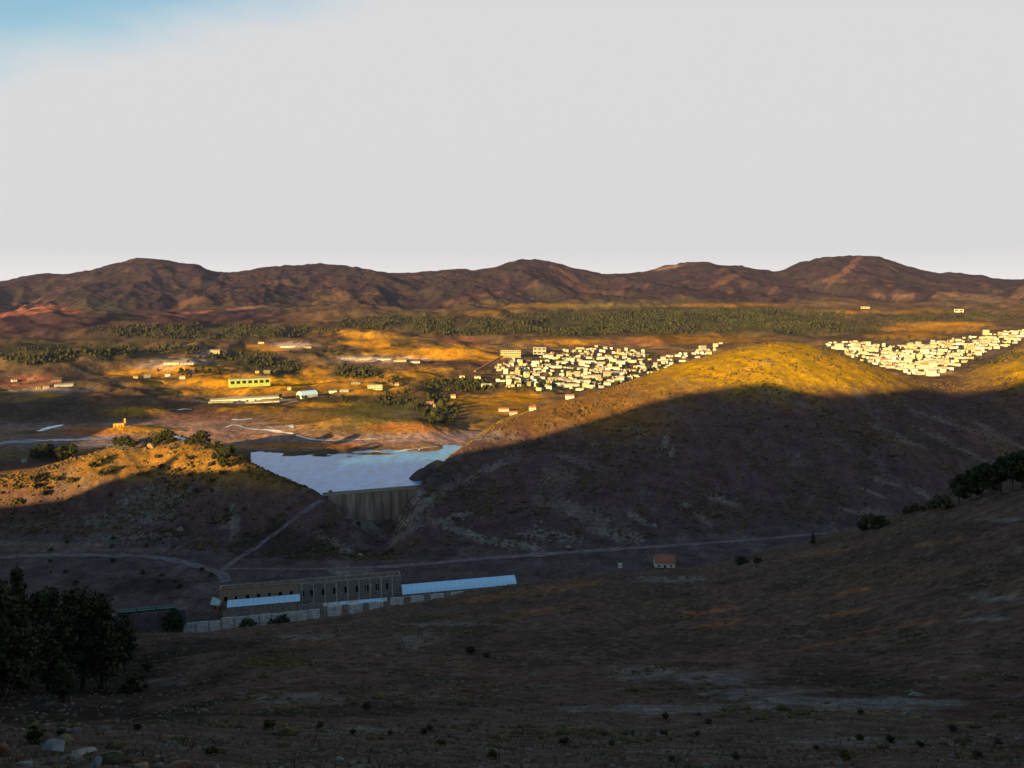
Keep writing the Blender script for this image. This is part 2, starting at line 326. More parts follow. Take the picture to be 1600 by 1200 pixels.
# foreground
fg = 1-sst(kF+.2, kF+.6, TT)
nW = fbm(GX*.6+GY*.2, GY, 22, 4, 71); nT = fbm(GX, GY, 1.4, 3, 72)
mixc(fg, rgb(.108,.064,.049)); mixc(fg*sst(-.05, .3, nA)*.75, rgb(.066,.041,.033)); mixc(fg*sst(.1, .4, nB)*.5, rgb(.058,.038,.032)); mixc(fg*sst(.12, .4, nW)*.55, rgb(.085,.062,.042)); mixc(fg*sst(.25, .5, nF+nW*.5)*.45, rgb(.13,.10,.075))
mixc(fg*sst(.18, .42, nX-.1*nA)*.4, rgb(.12,.062,.03))
near = fg*(1-sst(2.7, 3.3, TT))
mixc(near*.75, rgb(.118,.078,.060)); mixc(near*sst(.05, .35, nF)*.5, rgb(.11,.088,.072)); mixc(near*sst(.1, .4, nT)*.5, rgb(.045,.036,.028)); mixc(near*sst(.2, .5, nW)*.5, rgb(.10,.05,.03))
# --- patches seen in the photograph
P_ = patch
for a in [(1160,600,90,12,.5),(820,925,60,8,.35),(1110,955,45,6,.8),(1125,975,40,7,.7),(850,955,60,7,.5),(1330,925,25,4,.9),(1325,957,30,4,.8),(1430,975,90,3,.6),(1270,820,60,5,.5),(1480,845,50,3,.6),(1290,862,60,4,.55),(900,915,50,5,.7),(1300,1005,60,3,.5),(760,935,50,6,.5)]:
    P_(rgb(.24,.105,.04), a[0], a[1], a[2], a[3]*.8, a[4]*.85, 0, 600, ang=-.15, n=nF+.5*nX, rag=.8)
for a in [(1050,905,60,5,.7),(1560,935,45,4,.8),(1540,967,30,4,.8),(1570,812,50,3,.6),(1000,1052,60,12,.5),(1120,1058,70,12,.5),(1330,1100,170,11,.75),(1020,1108,120,8,.7),(1200,1085,90,12,.5),(700,975,70,4,.5),(480,995,60,4,.6),(450,1090,80,10,.4),(650,1000,30,12,.4),(500,1145,60,4,.4),(1330,1160,160,10,.4),(1070,1175,60,5,.4),(240,1065,60,6,.5),(560,1140,40,4,.5),(300,1120,80,5,.4)]:
    P_(rgb(.17,.145,.13), a[0], a[1], a[2], a[3], a[4], 0, 600, n=nF)
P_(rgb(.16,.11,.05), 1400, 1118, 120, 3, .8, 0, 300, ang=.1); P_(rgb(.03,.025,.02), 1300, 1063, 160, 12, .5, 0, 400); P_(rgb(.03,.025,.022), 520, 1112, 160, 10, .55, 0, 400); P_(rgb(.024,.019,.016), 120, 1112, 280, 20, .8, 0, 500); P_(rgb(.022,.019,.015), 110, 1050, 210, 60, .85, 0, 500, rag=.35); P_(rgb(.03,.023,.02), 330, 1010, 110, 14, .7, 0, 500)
P_(rgb(.07,.055,.02), 440, 1035, 60, 12, .6, 0, 400)
# valley scars and gravel
for a in [(560,810,45,9,.8,.62),(600,790,40,7,.6,.7),(525,852,40,9,.5,.5),(545,893,34,7,.7,0),(700,812,40,5,.7,-.3),(720,830,45,6,.8,.35),(790,848,60,6,.7,.15),(860,838,50,8,.6,.1),(965,835,40,9,.6,.2),(1000,812,20,4,.8,.5),(905,800,60,14,.35,.3),(690,770,40,8,.5,-.8),(760,735,40,6,.6,-.5),(665,755,10,34,.8,.5),(655,795,45,6,.7,-.75),(640,826,40,7,.5,-.7)]:
    P_(rgb(.23,.18,.15), a[0], a[1], a[2], a[3], a[4], 600, 1300, ang=a[5], n=nF)
for a in [(1040,690,6,12,.9,.3),(1050,708,4,6,.8,.3),(1120,780,20,5,.7,.3),(1140,785,30,5,.6,.2),(1070,790,10,5,.7,.2),(1100,812,20,6,.6,.6),(930,695,8,4,.6,0),(1260,635,60,5,.3,.3),(1480,660,70,4,.5,.35),(1400,680,60,4,.5,.4),(1500,700,80,5,.6,.45),(1560,680,60,6,.5,.5),(1380,752,30,4,.8,.3),(1365,770,20,3,.8,.4),(1440,770,20,6,.7,.5),(1410,690,30,3,.7,.3),(1340,800,30,3,.6,.2),(1370,800,30,6,.5,.2),(870,745,30,20,.35,0),(900,720,60,8,.25,.3)]:
    P_(rgb(.24,.175,.14), a[0], a[1], a[2]*.9, a[3]*.8, a[4]*.75, 700, 2000, ang=a[5], n=nF)
for a in [(1560,700,70,16,.6,.5),(1450,720,90,12,.35,.45),(1300,660,120,10,.3,.3),(1590,640,60,20,.5,.6)]:
    P_(rgb(.15,.075,.045), a[0], a[1], a[2], a[3], a[4], 800, 2000, ang=a[5])
for a in [(240,780,50,14,.5),(180,815,60,12,.45),(240,805,40,10,.5),(365,815,8,30,.7),(235,765,8,10,.6),(350,822,10,5,.6),(60,820,80,5,.5),(200,840,90,6,.4),(60,850,140,4,.5),(120,858,160,5,.4)]:
    P_(rgb(.17,.15,.12), a[0], a[1], a[2], a[3], a[4], 600, 1200, n=nF)
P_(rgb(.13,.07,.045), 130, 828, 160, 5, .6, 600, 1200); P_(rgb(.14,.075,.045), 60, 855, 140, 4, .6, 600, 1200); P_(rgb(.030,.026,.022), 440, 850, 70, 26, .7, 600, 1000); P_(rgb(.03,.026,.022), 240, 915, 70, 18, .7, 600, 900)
# mud flats round the water
P_(rgb(.075,.05,.046), 665, 742, 55, 26, .97, 940, 1190, rag=.2)
P_(MUD, 300, 672, 200, 24, .95, 1150, 1800); P_(MUD*.95, 430, 690, 120, 14, .9, 1150, 1700); P_(rgb(.17,.13,.12), 110, 690, 150, 12, .9, 1120, 1700); P_(MUD*.9, 560, 692, 160, 8, .9, 1150, 1500)
P_(rgb(.20,.15,.12), 60, 665, 120, 10, .7, 1200, 1900); P_(rgb(.19,.16,.16), 680, 682, 130, 10, .8, 1150, 1700)
P_(rgb(.34,.14,.03), 470, 697, 110, 4, .95, 1150, 1500, rag=.3); P_(rgb(.30,.13,.04), 150, 673, 60, 8, .9, 1200, 1700); P_(OCHRE, 220, 672, 60, 7, .9, 1200, 1700); P_(GOLD, 190, 668, 12, 4, 1, 1200, 1700)
P_(OCHRE, 205, 643, 60, 10, 1, 1400, 2000); P_(rgb(.2,.1,.045), 165, 622, 45, 12, .9, 1500, 2200); P_(rgb(.15,.08,.05), 300, 650, 90, 8, .7, 1400, 1900)
P_(GREEN*1.15, 590, 648, 120, 28, .9, 1200, 1750); P_(rgb(.25,.12,.035), 640, 668, 80, 10, .8, 1200, 1700); P_(rgb(.22,.13,.03), 480, 655, 70, 12, .7, 1200, 1800); P_(GREEN*.8, 560, 635, 80, 10, .6, 1300, 1900)
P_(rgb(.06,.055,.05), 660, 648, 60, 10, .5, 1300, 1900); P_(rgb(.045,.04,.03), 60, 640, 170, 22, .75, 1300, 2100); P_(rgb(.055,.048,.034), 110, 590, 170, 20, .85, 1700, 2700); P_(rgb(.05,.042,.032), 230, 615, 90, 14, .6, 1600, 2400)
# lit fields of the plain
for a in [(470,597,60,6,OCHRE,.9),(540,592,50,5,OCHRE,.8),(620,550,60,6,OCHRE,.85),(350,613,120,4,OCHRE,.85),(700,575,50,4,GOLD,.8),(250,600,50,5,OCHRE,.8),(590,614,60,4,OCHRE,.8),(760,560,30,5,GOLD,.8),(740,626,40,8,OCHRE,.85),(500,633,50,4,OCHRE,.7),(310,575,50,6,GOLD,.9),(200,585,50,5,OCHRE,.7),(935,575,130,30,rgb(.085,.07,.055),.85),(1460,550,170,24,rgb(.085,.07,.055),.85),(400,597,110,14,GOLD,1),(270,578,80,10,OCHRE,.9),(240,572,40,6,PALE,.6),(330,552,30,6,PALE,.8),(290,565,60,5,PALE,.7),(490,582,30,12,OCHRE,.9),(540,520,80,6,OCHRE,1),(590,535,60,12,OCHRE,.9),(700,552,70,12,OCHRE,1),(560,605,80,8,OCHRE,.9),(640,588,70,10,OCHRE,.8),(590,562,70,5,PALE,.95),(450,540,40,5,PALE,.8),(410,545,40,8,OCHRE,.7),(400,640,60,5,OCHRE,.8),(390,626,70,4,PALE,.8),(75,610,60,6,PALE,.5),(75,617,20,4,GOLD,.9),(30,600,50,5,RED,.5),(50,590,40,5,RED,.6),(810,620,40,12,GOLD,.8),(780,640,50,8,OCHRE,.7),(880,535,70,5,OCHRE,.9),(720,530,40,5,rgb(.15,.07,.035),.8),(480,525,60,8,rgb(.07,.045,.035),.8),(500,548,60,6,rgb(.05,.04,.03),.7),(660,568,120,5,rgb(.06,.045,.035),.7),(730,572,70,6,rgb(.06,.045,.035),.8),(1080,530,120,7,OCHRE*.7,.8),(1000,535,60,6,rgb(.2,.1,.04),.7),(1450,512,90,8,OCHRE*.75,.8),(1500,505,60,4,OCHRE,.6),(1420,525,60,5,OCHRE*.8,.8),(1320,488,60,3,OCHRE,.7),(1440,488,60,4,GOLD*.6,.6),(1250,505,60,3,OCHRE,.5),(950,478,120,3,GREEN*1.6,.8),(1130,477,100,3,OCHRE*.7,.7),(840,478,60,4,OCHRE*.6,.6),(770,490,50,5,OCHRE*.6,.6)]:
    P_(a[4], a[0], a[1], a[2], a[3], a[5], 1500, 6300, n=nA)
for a in [(1000,503,260,20,.9),(880,512,110,16,.8),(1150,495,200,14,.8),(330,518,200,12,.8),(380,560,60,14,.85),(430,575,60,12,.8),(170,548,60,16,.9),(60,550,70,22,.7),(640,505,110,12,.85),(720,515,80,10,.8),(560,580,50,12,.7),(280,545,50,8,.7),(1320,512,60,10,.7),(1250,515,60,10,.7),(1500,495,100,8,.6),(720,600,70,14,.6),(500,552,50,6,.7),(625,535,20,8,.8)]:
    P_(PINE*1.3, a[0], a[1], a[2], a[3], a[4], 1700, 6000, n=nA)
# scars on the mountains
for a in [(70,492,80,14,RED*1.15,.9,.05),(110,503,60,6,rgb(.34,.2,.13),.7,.05),(40,515,60,5,rgb(.3,.19,.12),.7,0),(20,498,50,5,rgb(.3,.1,.04),.7,0),(60,527,40,4,rgb(.33,.2,.1),.8,.15),(275,493,48,3,rgb(.36,.17,.11),.9,-.12),(385,481,32,2.5,rgb(.36,.19,.12),.9,-.1),(290,475,35,6,rgb(.17,.08,.045),.6,-.3),(430,440,20,5,rgb(.16,.075,.045),.6,0),(1045,418,28,2.5,rgb(.33,.2,.15),.9,-.2),(1135,437,30,5,rgb(.2,.09,.06),.7,-.4),(1325,418,40,5,rgb(.2,.095,.055),.8,-.7),(1300,438,40,3,rgb(.2,.1,.06),.7,0),(1520,465,70,6,rgb(.25,.15,.08),.8,.1),(1590,462,30,8,rgb(.22,.12,.07),.8,-.6),(1400,463,40,3,rgb(.26,.15,.1),.7,0),(890,438,40,10,rgb(.16,.07,.045),.5,.6),(540,470,50,14,rgb(.12,.07,.035),.6,0),(740,465,50,4,rgb(.17,.08,.05),.6,-.2),(760,475,60,6,rgb(.16,.1,.04),.6,0)]:
    P_(a[4]*.8, a[0], a[1], a[2], a[3], a[5]*(.85 if a[0] < 700 else .6), 4600, 9600, ang=a[6], n=nB)
for a in [(60,548,60,18,.7),(165,480,45,14,.5),(200,498,25,8,.5)]:
    P_(PINE*1.2, a[0], a[1], a[2], a[3], a[4], 2300, 7000, n=nB)
mixc((np.abs(AZg) > .75)*.8*np.ones_like(GD), HEATH)
COL *= 1+(np.array([.12,-.08,.02])*zone(kB, kM, .3)[..., None])
COL *= (1+.35*nF*np.clip(1.2-GD/3000, .3, 1)+.25*nT*(GD < 700))[..., None]
COL = np.clip(COL, .008, .6)

# normals of the whole field, so that the pieces shade as one
gr = np.gradient(HZ, axis=0)/np.gradient(DD)[:, None]
azs = np.unwrap(AZ); dz_c = np.zeros_like(HZ)
dz_c[:, :NF] = np.gradient(HZ[:, :NF], axis=1)/(.1*math.pi/180)/GD[:, :NF]
dz_c[:, NF:] = np.gradient(HZ[:, NF:], axis=1)/(3*math.pi/180)/GD[:, NF:]
NXv = -(gr*np.sin(AZ)[None] + dz_c*np.cos(AZ)[None]); NYv = -(gr*np.cos(AZ)[None] - dz_c*np.sin(AZ)[None])
nl = np.sqrt(NXv**2+NYv**2+1); NRM = np.stack([NXv/nl, NYv/nl, 1/nl], -1)
# ------------------------------------------------------------------ materials
def mat(name):
    m_ = bpy.data.materials.new(name); m_.use_nodes = True
    return m_, m_.node_tree, m_.node_tree.nodes['Principled BSDF']
def ground_mat(name, scales, bump_d, rough=.95, var=.45):
    m_, nt, b = mat(name); N = nt.nodes.new; L = nt.links.new
    at = N('ShaderNodeAttribute'); at.attribute_name = 'cover'
    geo = N('ShaderNodeNewGeometry')
    n1 = N('ShaderNodeTexNoise'); n1.inputs['Scale'].default_value = scales[0]; n1.inputs['Detail'].default_value = 6; n1.inputs['Roughness'].default_value = .65
    n2 = N('ShaderNodeTexNoise'); n2.inputs['Scale'].default_value = scales[1]; n2.inputs['Detail'].default_value = 5
    L(geo.outputs['Position'], n1.inputs['Vector']); L(geo.outputs['Position'], n2.inputs['Vector'])
    r = N('ShaderNodeMapRange'); r.inputs['From Min'].default_value = .3; r.inputs['From Max'].default_value = .7
    r.inputs['To Min'].default_value = 1-var; r.inputs['To Max'].default_value = 1+var
    L(n1.outputs['Fac'], r.inputs['Value'])
    r2 = N('ShaderNodeMapRange'); r2.inputs['From Min'].default_value = .3; r2.inputs['From Max'].default_value = .7
    r2.inputs['To Min'].default_value = 1-var*.6; r2.inputs['To Max'].default_value = 1+var*.6
    L(n2.outputs['Fac'], r2.inputs['Value'])
    mu = N('ShaderNodeMath'); mu.operation = 'MULTIPLY'; L(r.outputs[0], mu.inputs[0]); L(r2.outputs[0], mu.inputs[1])
    vm = N('ShaderNodeVectorMath'); vm.operation = 'SCALE'; L(at.outputs['Color'], vm.inputs[0]); L(mu.outputs[0], vm.inputs['Scale'])
    L(vm.outputs[0], b.inputs['Base Color']); b.inputs['Roughness'].default_value = rough; b.inputs['Specular IOR Level'].default_value = 0.0
    bp = N('ShaderNodeBump'); bp.inputs['Strength'].default_value = .9; bp.inputs['Distance'].default_value = bump_d
    ad = N('ShaderNodeMath'); ad.operation = 'ADD'; L(n1.outputs['Fac'], ad.inputs[0]); L(n2.outputs['Fac'], ad.inputs[1])
    L(ad.outputs[0], bp.inputs['Height']); L(bp.outputs[0], b.inputs['Normal'])
    return m_
def solid(name, col, rough=.8, var=.25, scale=.5, metal=0, spec=.3, bump=0, stretch=(1,1,1), rnd=0):
    m_, nt, b = mat(name); N = nt.nodes.new; L = nt.links.new
    tc = N('ShaderNodeTexCoord'); mp = N('ShaderNodeMapping'); mp.inputs['Scale'].default_value = stretch
    n1 = N('ShaderNodeTexNoise'); n1.inputs['Scale'].default_value = scale; n1.inputs['Detail'].default_value = 6; n1.inputs['Roughness'].default_value = .65
    L(tc.outputs['Object'], mp.inputs[0]); L(mp.outputs[0], n1.inputs['Vector'])
    r = N('ShaderNodeMapRange'); r.inputs['From Min'].default_value = .3; r.inputs['From Max'].default_value = .7
    r.inputs['To Min'].default_value = 1-var; r.inputs['To Max'].default_value = 1+var; L(n1.outputs['Fac'], r.inputs['Value'])
    vm = N('ShaderNodeVectorMath'); vm.operation = 'SCALE'; vm.inputs[0].default_value = col[:3]; src = r.outputs[0]
    if rnd:
        oi = N('ShaderNodeObjectInfo'); rr = N('ShaderNodeMapRange'); rr.inputs['To Min'].default_value = 1-rnd; rr.inputs['To Max'].default_value = 1+rnd
        L(oi.outputs['Random'], rr.inputs['Value']); mu = N('ShaderNodeMath'); mu.operation = 'MULTIPLY'; L(r.outputs[0], mu.inputs[0]); L(rr.outputs[0], mu.inputs[1]); src = mu.outputs[0]
    L(src, vm.inputs['Scale'])
    L(vm.outputs[0], b.inputs['Base Color']); b.inputs['Roughness'].default_value = rough; b.inputs['Metallic'].default_value = metal; b.inputs['Specular IOR Level'].default_value = spec
    if bump:
        bp = N('ShaderNodeBump'); bp.inputs['Strength'].default_value = .7; bp.inputs['Distance'].default_value = bump
        L(n1.outputs['Fac'], bp.inputs['Height']); L(bp.outputs[0], b.inputs['Normal'])
    return m_
def foliage(name, ca_, cb_, scale=.4):
    m_, nt, b = mat(name); N = nt.nodes.new; L = nt.links.new
    geo = N('ShaderNodeNewGeometry'); n1 = N('ShaderNodeTexNoise'); n1.inputs['Scale'].default_value = scale; n1.inputs['Detail'].default_value = 3
    L(geo.outputs['Position'], n1.inputs['Vector'])
    mx = N('ShaderNodeMix'); mx.data_type = 'RGBA'; mx.inputs['A'].default_value = (*ca_, 1); mx.inputs['B'].default_value = (*cb_, 1)
    r = N('ShaderNodeMapRange'); r.inputs['From Min'].default_value = .35; r.inputs['From Max'].default_value = .65
    L(n1.outputs['Fac'], r.inputs['Value']); L(r.outputs[0], mx.inputs['Factor']); L(mx.outputs['Result'], b.inputs['Base Color'])
    b.inputs['Roughness'].default_value = .8; b.inputs['Specular IOR Level'].default_value = .04
    return m_
MT = dict(
  near=ground_mat('dry_slope_soil', (3.2, .35), .16, var=.62), hill=ground_mat('heath_hillside', (.45, .06), 1.6), plain=ground_mat('plain_cover', (.12, .02), 3.0), mtn=ground_mat('mountain_scrub', (.035, .007), 14, var=.35),
  stone=solid('weathered_stone', (.27,.21,.17), .9, .5, .35, bump=.3), stone2=solid('grey_limewashed_stone', (.58,.53,.50), .9, .5, .3, bump=.25), brick=solid('brown_brick', (.32,.215,.14), .9, .4, .5, bump=.1),
  metal=solid('white_sheet_sky_blue', (.50,.72,.95), .35, .3, .5, metal=.0, spec=.7, stretch=(1,6,1)), rust=solid('rusty_edge', (.22,.10,.05), .85, .4, .8),  # metal: blue sky reflection painted into the base colour of white sheet
  dark=solid('dark_opening', (.008,.008,.009), .9, .1), concrete=solid('old_concrete', (.22,.155,.12), .9, .6, .12, bump=.3, stretch=(1,1,.15), rnd=.28), cap=solid('pale_concrete_cap', (.34,.30,.26), .85, .2, .3),
  white=solid('white_limewash', (.42,.41,.34), .85, .3, .2, rnd=.5), cream=solid('cream_render', (.38,.34,.18), .85, .3, .2, rnd=.5), tile=solid('red_roof_tile', (.30,.12,.07), .85, .3, .8), flat=solid('pale_flat_roof', (.26,.22,.18), .85, .2, .5),
  green=solid('green_carriage_paint', (.02,.075,.05), .5, .3, .8), glassy=solid('pale_carriage_window', (.35,.46,.42), .25, .2, 1.5), bark=solid('bark', (.06,.045,.035), .95, .3, 2),
  leaf=foliage('pine_foliage', (.022,.028,.011), (.045,.05,.018), .5), leafdark=foliage('shaded_pine_foliage', (.040,.040,.022), (.085,.078,.034), .22), leafgold=foliage('olive_scrub_foliage', (.05,.045,.016), (.10,.08,.02), .6), leaffar=foliage('far_wood_foliage', (.022,.024,.010), (.042,.040,.015), .03), scrubm=foliage('heath_scrub', (.055,.038,.026), (.12,.075,.03), .02),
  dull_rock=solid('dull_brown_stone', (.15,.12,.10), .9, .5, .8), rock=solid('grey_rock', (.19,.165,.145), .9, .5, 1.6, bump=.12), rocky=solid('lichen_rock', (.19,.125,.065), .9, .55, 1.8, bump=.12), rocko=solid('rust_rock', (.17,.08,.045), .9, .45, 1.8, bump=.12), rockb=solid('bluish_white_rock', (.22,.205,.195), .85, .5, 1.5, bump=.12), rockg=solid('mossy_rock', (.085,.068,.034), .9, .6, 2, bump=.12),
  track=solid('packed_dirt_track', (.125,.088,.092), .95, .55, .16), stream=None, water=None, grass=foliage('dry_grass', (.07,.05,.025), (.14,.105,.05), 1.2))
def water_mat(name, col, rough, scale):
    m_, nt, b = mat(name); N = nt.nodes.new; L = nt.links.new
    b.inputs['Base Color'].default_value = (*col, 1); b.inputs['Roughness'].default_value = rough; b.inputs['IOR'].default_value = 1.33; b.inputs['Specular IOR Level'].default_value = .5
    geo = N('ShaderNodeNewGeometry'); n1 = N('ShaderNodeTexNoise'); n1.inputs['Scale'].default_value = scale; n1.inputs['Detail'].default_value = 4
    mp = N('ShaderNodeMapping'); mp.inputs['Scale'].default_value = (.09, .035, 1); n2 = N('ShaderNodeTexNoise'); n2.inputs['Scale'].default_value = 1; n2.inputs['Detail'].default_value = 7; n2.inputs['Roughness'].default_value = .7
    L(geo.outputs['Position'], mp.inputs[0]); L(mp.outputs[0], n2.inputs['Vector']); rr = N('ShaderNodeMapRange'); rr.inputs['From Min'].default_value = .35; rr.inputs['From Max'].default_value = .65; rr.inputs['To Min'].default_value = .65; rr.inputs['To Max'].default_value = 1.35
    L(n2.outputs['Fac'], rr.inputs['Value']); sc_ = N('ShaderNodeVectorMath'); sc_.operation = 'SCALE'; sc_.inputs[0].default_value = col; L(rr.outputs[0], sc_.inputs['Scale']); L(sc_.outputs[0], b.inputs['Base Color'])
    L(geo.outputs['Position'], n1.inputs['Vector']); bp = N('ShaderNodeBump'); bp.inputs['Strength'].default_value = .6; bp.inputs['Distance'].default_value = .25
    L(n1.outputs['Fac'], bp.inputs['Height']); L(bp.outputs[0], b.inputs['Normal'])
    return m_
MT['water'] = water_mat('reservoir_water', (.05,.25,.52), .2, .25); MT['mudwater'] = water_mat('muddy_water', (.13,.11,.115), .3, .4); MT['stream'] = water_mat('shallow_water_sky_sheen', (.46,.46,.46), .15, .6)  # stream: near-white base colour, the bright sky's reflection painted in

# ------------------------------------------------------------------ terrain objects
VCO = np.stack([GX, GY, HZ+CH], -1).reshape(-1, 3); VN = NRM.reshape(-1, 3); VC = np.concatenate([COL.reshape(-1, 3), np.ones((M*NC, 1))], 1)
ci = np.arange(NC); cj = np.roll(ci, -1)
q0 = (np.arange(M-1)[:, None]*NC+ci[None]); q1 = (np.arange(M-1)[:, None]*NC+cj[None])
QUADS = np.stack([q0, q1, q1+NC, q0+NC], -1)                  # (M-1, NC, 4)

Tq = TT[:-1, :]; azq = AZg[:-1, :]; pxq = PX[:-1, :]
outside = np.abs(azq) > math.radians(41)
def terrain(name, mask, m_):
    q = QUADS[mask]
    u, inv = np.unique(q.reshape(-1), return_inverse=True)
    me = bpy.data.meshes.new(name); n = len(q)
    me.vertices.add(len(u)); me.vertices.foreach_set('co', VCO[u].astype(np.float32).ravel())
    me.loops.add(n*4); me.polygons.add(n)
    me.loops.foreach_set('vertex_index', inv.astype(np.int32)); me.polygons.foreach_set('loop_start', np.arange(0, n*4, 4, dtype=np.int32))
    me.update(calc_edges=True)
    me.polygons.foreach_set('use_smooth', np.ones(n, bool))
    at = me.attributes.new('cover', 'FLOAT_COLOR', 'POINT'); at.data.foreach_set('color', VC[u].astype(np.float32).ravel())
    me.normals_split_custom_set_from_vertices(VN[u].astype(np.float32))
    me.materials.append(m_)
    o = bpy.data.objects.new(name, me); C.objects.link(o); o['kind'] = 'structure'
    return o
inn = ~outside
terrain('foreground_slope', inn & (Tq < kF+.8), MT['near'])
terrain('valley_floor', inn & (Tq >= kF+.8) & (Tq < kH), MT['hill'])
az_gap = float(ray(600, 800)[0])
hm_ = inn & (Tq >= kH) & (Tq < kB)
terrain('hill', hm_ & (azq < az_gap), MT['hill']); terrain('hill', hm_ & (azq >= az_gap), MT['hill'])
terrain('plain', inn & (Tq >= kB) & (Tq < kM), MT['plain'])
terrain('mountains', inn & (Tq >= kM), MT['mtn'])
terrain('ground', outside, MT['hill'])
print('quads', (M-1)*NC)

# ------------------------------------------------------------------ object helpers
class MB:
    def __init__(s): s.v = []; s.f = []; s.m = []
    def add(s, vs, fs, m=0):
        o = len(s.v); s.v += [tuple(v) for v in vs]; s.f += [tuple(i+o for i in f) for f in fs]; s.m += [m]*len(fs); return s
    def box(s, x0, x1, y0, y1, z0, z1, m=0):
        v = [(x, y, z) for z in (z0, z1) for y in (y0, y1) for x in (x0, x1)]
        return s.add(v, [(0,2,3,1),(4,5,7,6),(0,1,5,4),(1,3,7,5),(3,2,6,7),(2,0,4,6)], m)
    def prism(s, prof, x0, x1, m=0, caps=True, mc=None):     # profile in (y, z), counter-clockwise seen from +x
        n = len(prof); v = [(x0, y, z) for y, z in prof]+[(x1, y, z) for y, z in prof]
        s.add(v, [(i, i+n, (i+1) % n+n, (i+1) % n) for i in range(n)], m)
        if caps: s.add(v, [tuple(range(n)), tuple(range(2*n-1, n-1, -1))], m if mc is None else mc)
        return s
    def tube(s, p0, p1, r0, r1, n=6, m=0):
        p0 = Vector(p0); p1 = Vector(p1); d = (p1-p0).normalized(); a = d.orthogonal().normalized(); b = d.cross(a)
        v = [p0+(a*math.cos(t)+b*math.sin(t))*r0 for t in [i*2*math.pi/n for i in range(n)]]+[p1+(a*math.cos(t)+b*math.sin(t))*r1 for t in [i*2*math.pi/n for i in range(n)]]
        return s.add(v, [(i, (i+1) % n, (i+1) % n+n, i+n) for i in range(n)]+[tuple(range(n-1, -1, -1)), tuple(range(n, 2*n))], m)
    def build(s, name, mats, parent=None, smooth=False):
        me = bpy.data.meshes.new(name); me.from_pydata(s.v, [], s.f)
        for m_ in (mats if isinstance(mats, (list, tuple)) else [mats]): me.materials.append(m_)
        if any(s.m): me.polygons.foreach_set('material_index', np.array(s.m, np.int32))
        if smooth: me.polygons.foreach_set('use_smooth', np.ones(len(me.polygons), bool))
        me.update(); o = bpy.data.objects.new(name, me); C.objects.link(o)
        if parent: o.parent = parent
        return o
def np_mesh(name, V, Fa, mats, midx=None):
    V = np.asarray(V, np.float32); Fa = np.asarray(Fa, np.int32); n, k = Fa.shape
    me = bpy.data.meshes.new(name); me.vertices.add(len(V)); me.vertices.foreach_set('co', V.ravel())
    me.loops.add(n*k); me.polygons.add(n); me.loops.foreach_set('vertex_index', Fa.ravel()); me.polygons.foreach_set('loop_start', np.arange(0, n*k, k, dtype=np.int32))
    me.update(calc_edges=True)
    for m_ in (mats if isinstance(mats, (list, tuple)) else [mats]): me.materials.append(m_)
    if midx is not None: me.polygons.foreach_set('material_index', np.asarray(midx, np.int32))
    o = bpy.data.objects.new(name, me); C.objects.link(o); return o
def tag(o, label, cat, group=None):
    o['label'] = label; o['category'] = cat
    if group: o['group'] = group
    return o
def empty(name, loc, rz=0.0):
    o = bpy.data.objects.new(name, None); C.objects.link(o); o.location = loc; o.rotation_euler = (0, 0, rz); o.empty_display_size = 1; return o
def copy_tree(o, parent=None):
    c = o.copy(); C.objects.link(c); c.parent = parent
    for ch in o.children: copy_tree(ch, c)
    return c
def stuff(o): o['kind'] = 'stuff'; return o
def W3(p, dz=0.0): return (float(p[0]), float(p[1]), float(p[2])+CH+dz)
def gpt(x, y, dz=0.0): return (float(x), float(y), float(ground(x, y))+CH+dz)
def ico(sub=1):
    import bmesh
    bm = bmesh.new(); bmesh.ops.create_icosphere(bm, subdivisions=sub, radius=1)
    v = np.array([p.co[:] for p in bm.verts]); f = np.array([[q.index for q in t.verts] for t in bm.faces]); bm.free(); return v, f
ICO1, ICO1F = ico(1); ICO2, ICO2F = ico(2); ICO3, ICO3F = ico(3)
OCT = np.array([(1,0,0),(-1,0,0),(0,1,0),(0,-1,0),(0,0,1),(0,0,-1)], float); OCTF = np.array([(0,2,4),(2,1,4),(1,3,4),(3,0,4),(2,0,5),(1,2,5),(3,1,5),(0,3,5)])

# ------------------------------------------------------------------ water
cols = [c for c in range(NF) if 372 <= float(800+F*math.tan(AZ[c])*1.03) <= 762]
DL = at_z(512, 772.5, -248.0); DR = at_z(651, 760.5, -248.0); DL = DL+np.array([0, 2, 0]); 
du = (DR-DL); LDAM = float(np.hypot(du[0], du[1])); DRZ = math.atan2(du[1], du[0]); du = du/LDAM; dn = np.array([-du[1], du[0], 0])
def line_d(az, P, u):                        # distance at which the ray of azimuth az meets the line P + t u
    s, c = math.sin(az), math.cos(az); return (P[0]*u[1]-P[1]*u[0])/(s*u[1]-c*u[0])
V = []; Fq = []; azL = math.atan2(DL[0], DL[1]); azR = math.atan2(DR[0], DR[1]); NR = 24
for i, c in enumerate(cols):
    d0 = line_d(AZ[c], DL+dn*2.5, du) if azL-.004 <= AZ[c] <= azR+.004 else D[kC, c]+6
    d1 = D[kB+1, c]+70
    for j in range(NR+1):
        d = d0+(d1-d0)*j/NR; V.append((d*math.sin(AZ[c]), d*math.cos(AZ[c]), ZW+CH))
for i in range(len(cols)-1):
    for j in range(NR): a = i*(NR+1)+j; Fq.append((a, a+NR+1, a+NR+2, a+1))
o = np_mesh('water', V, Fq, MT['water']); o['kind'] = 'structure'
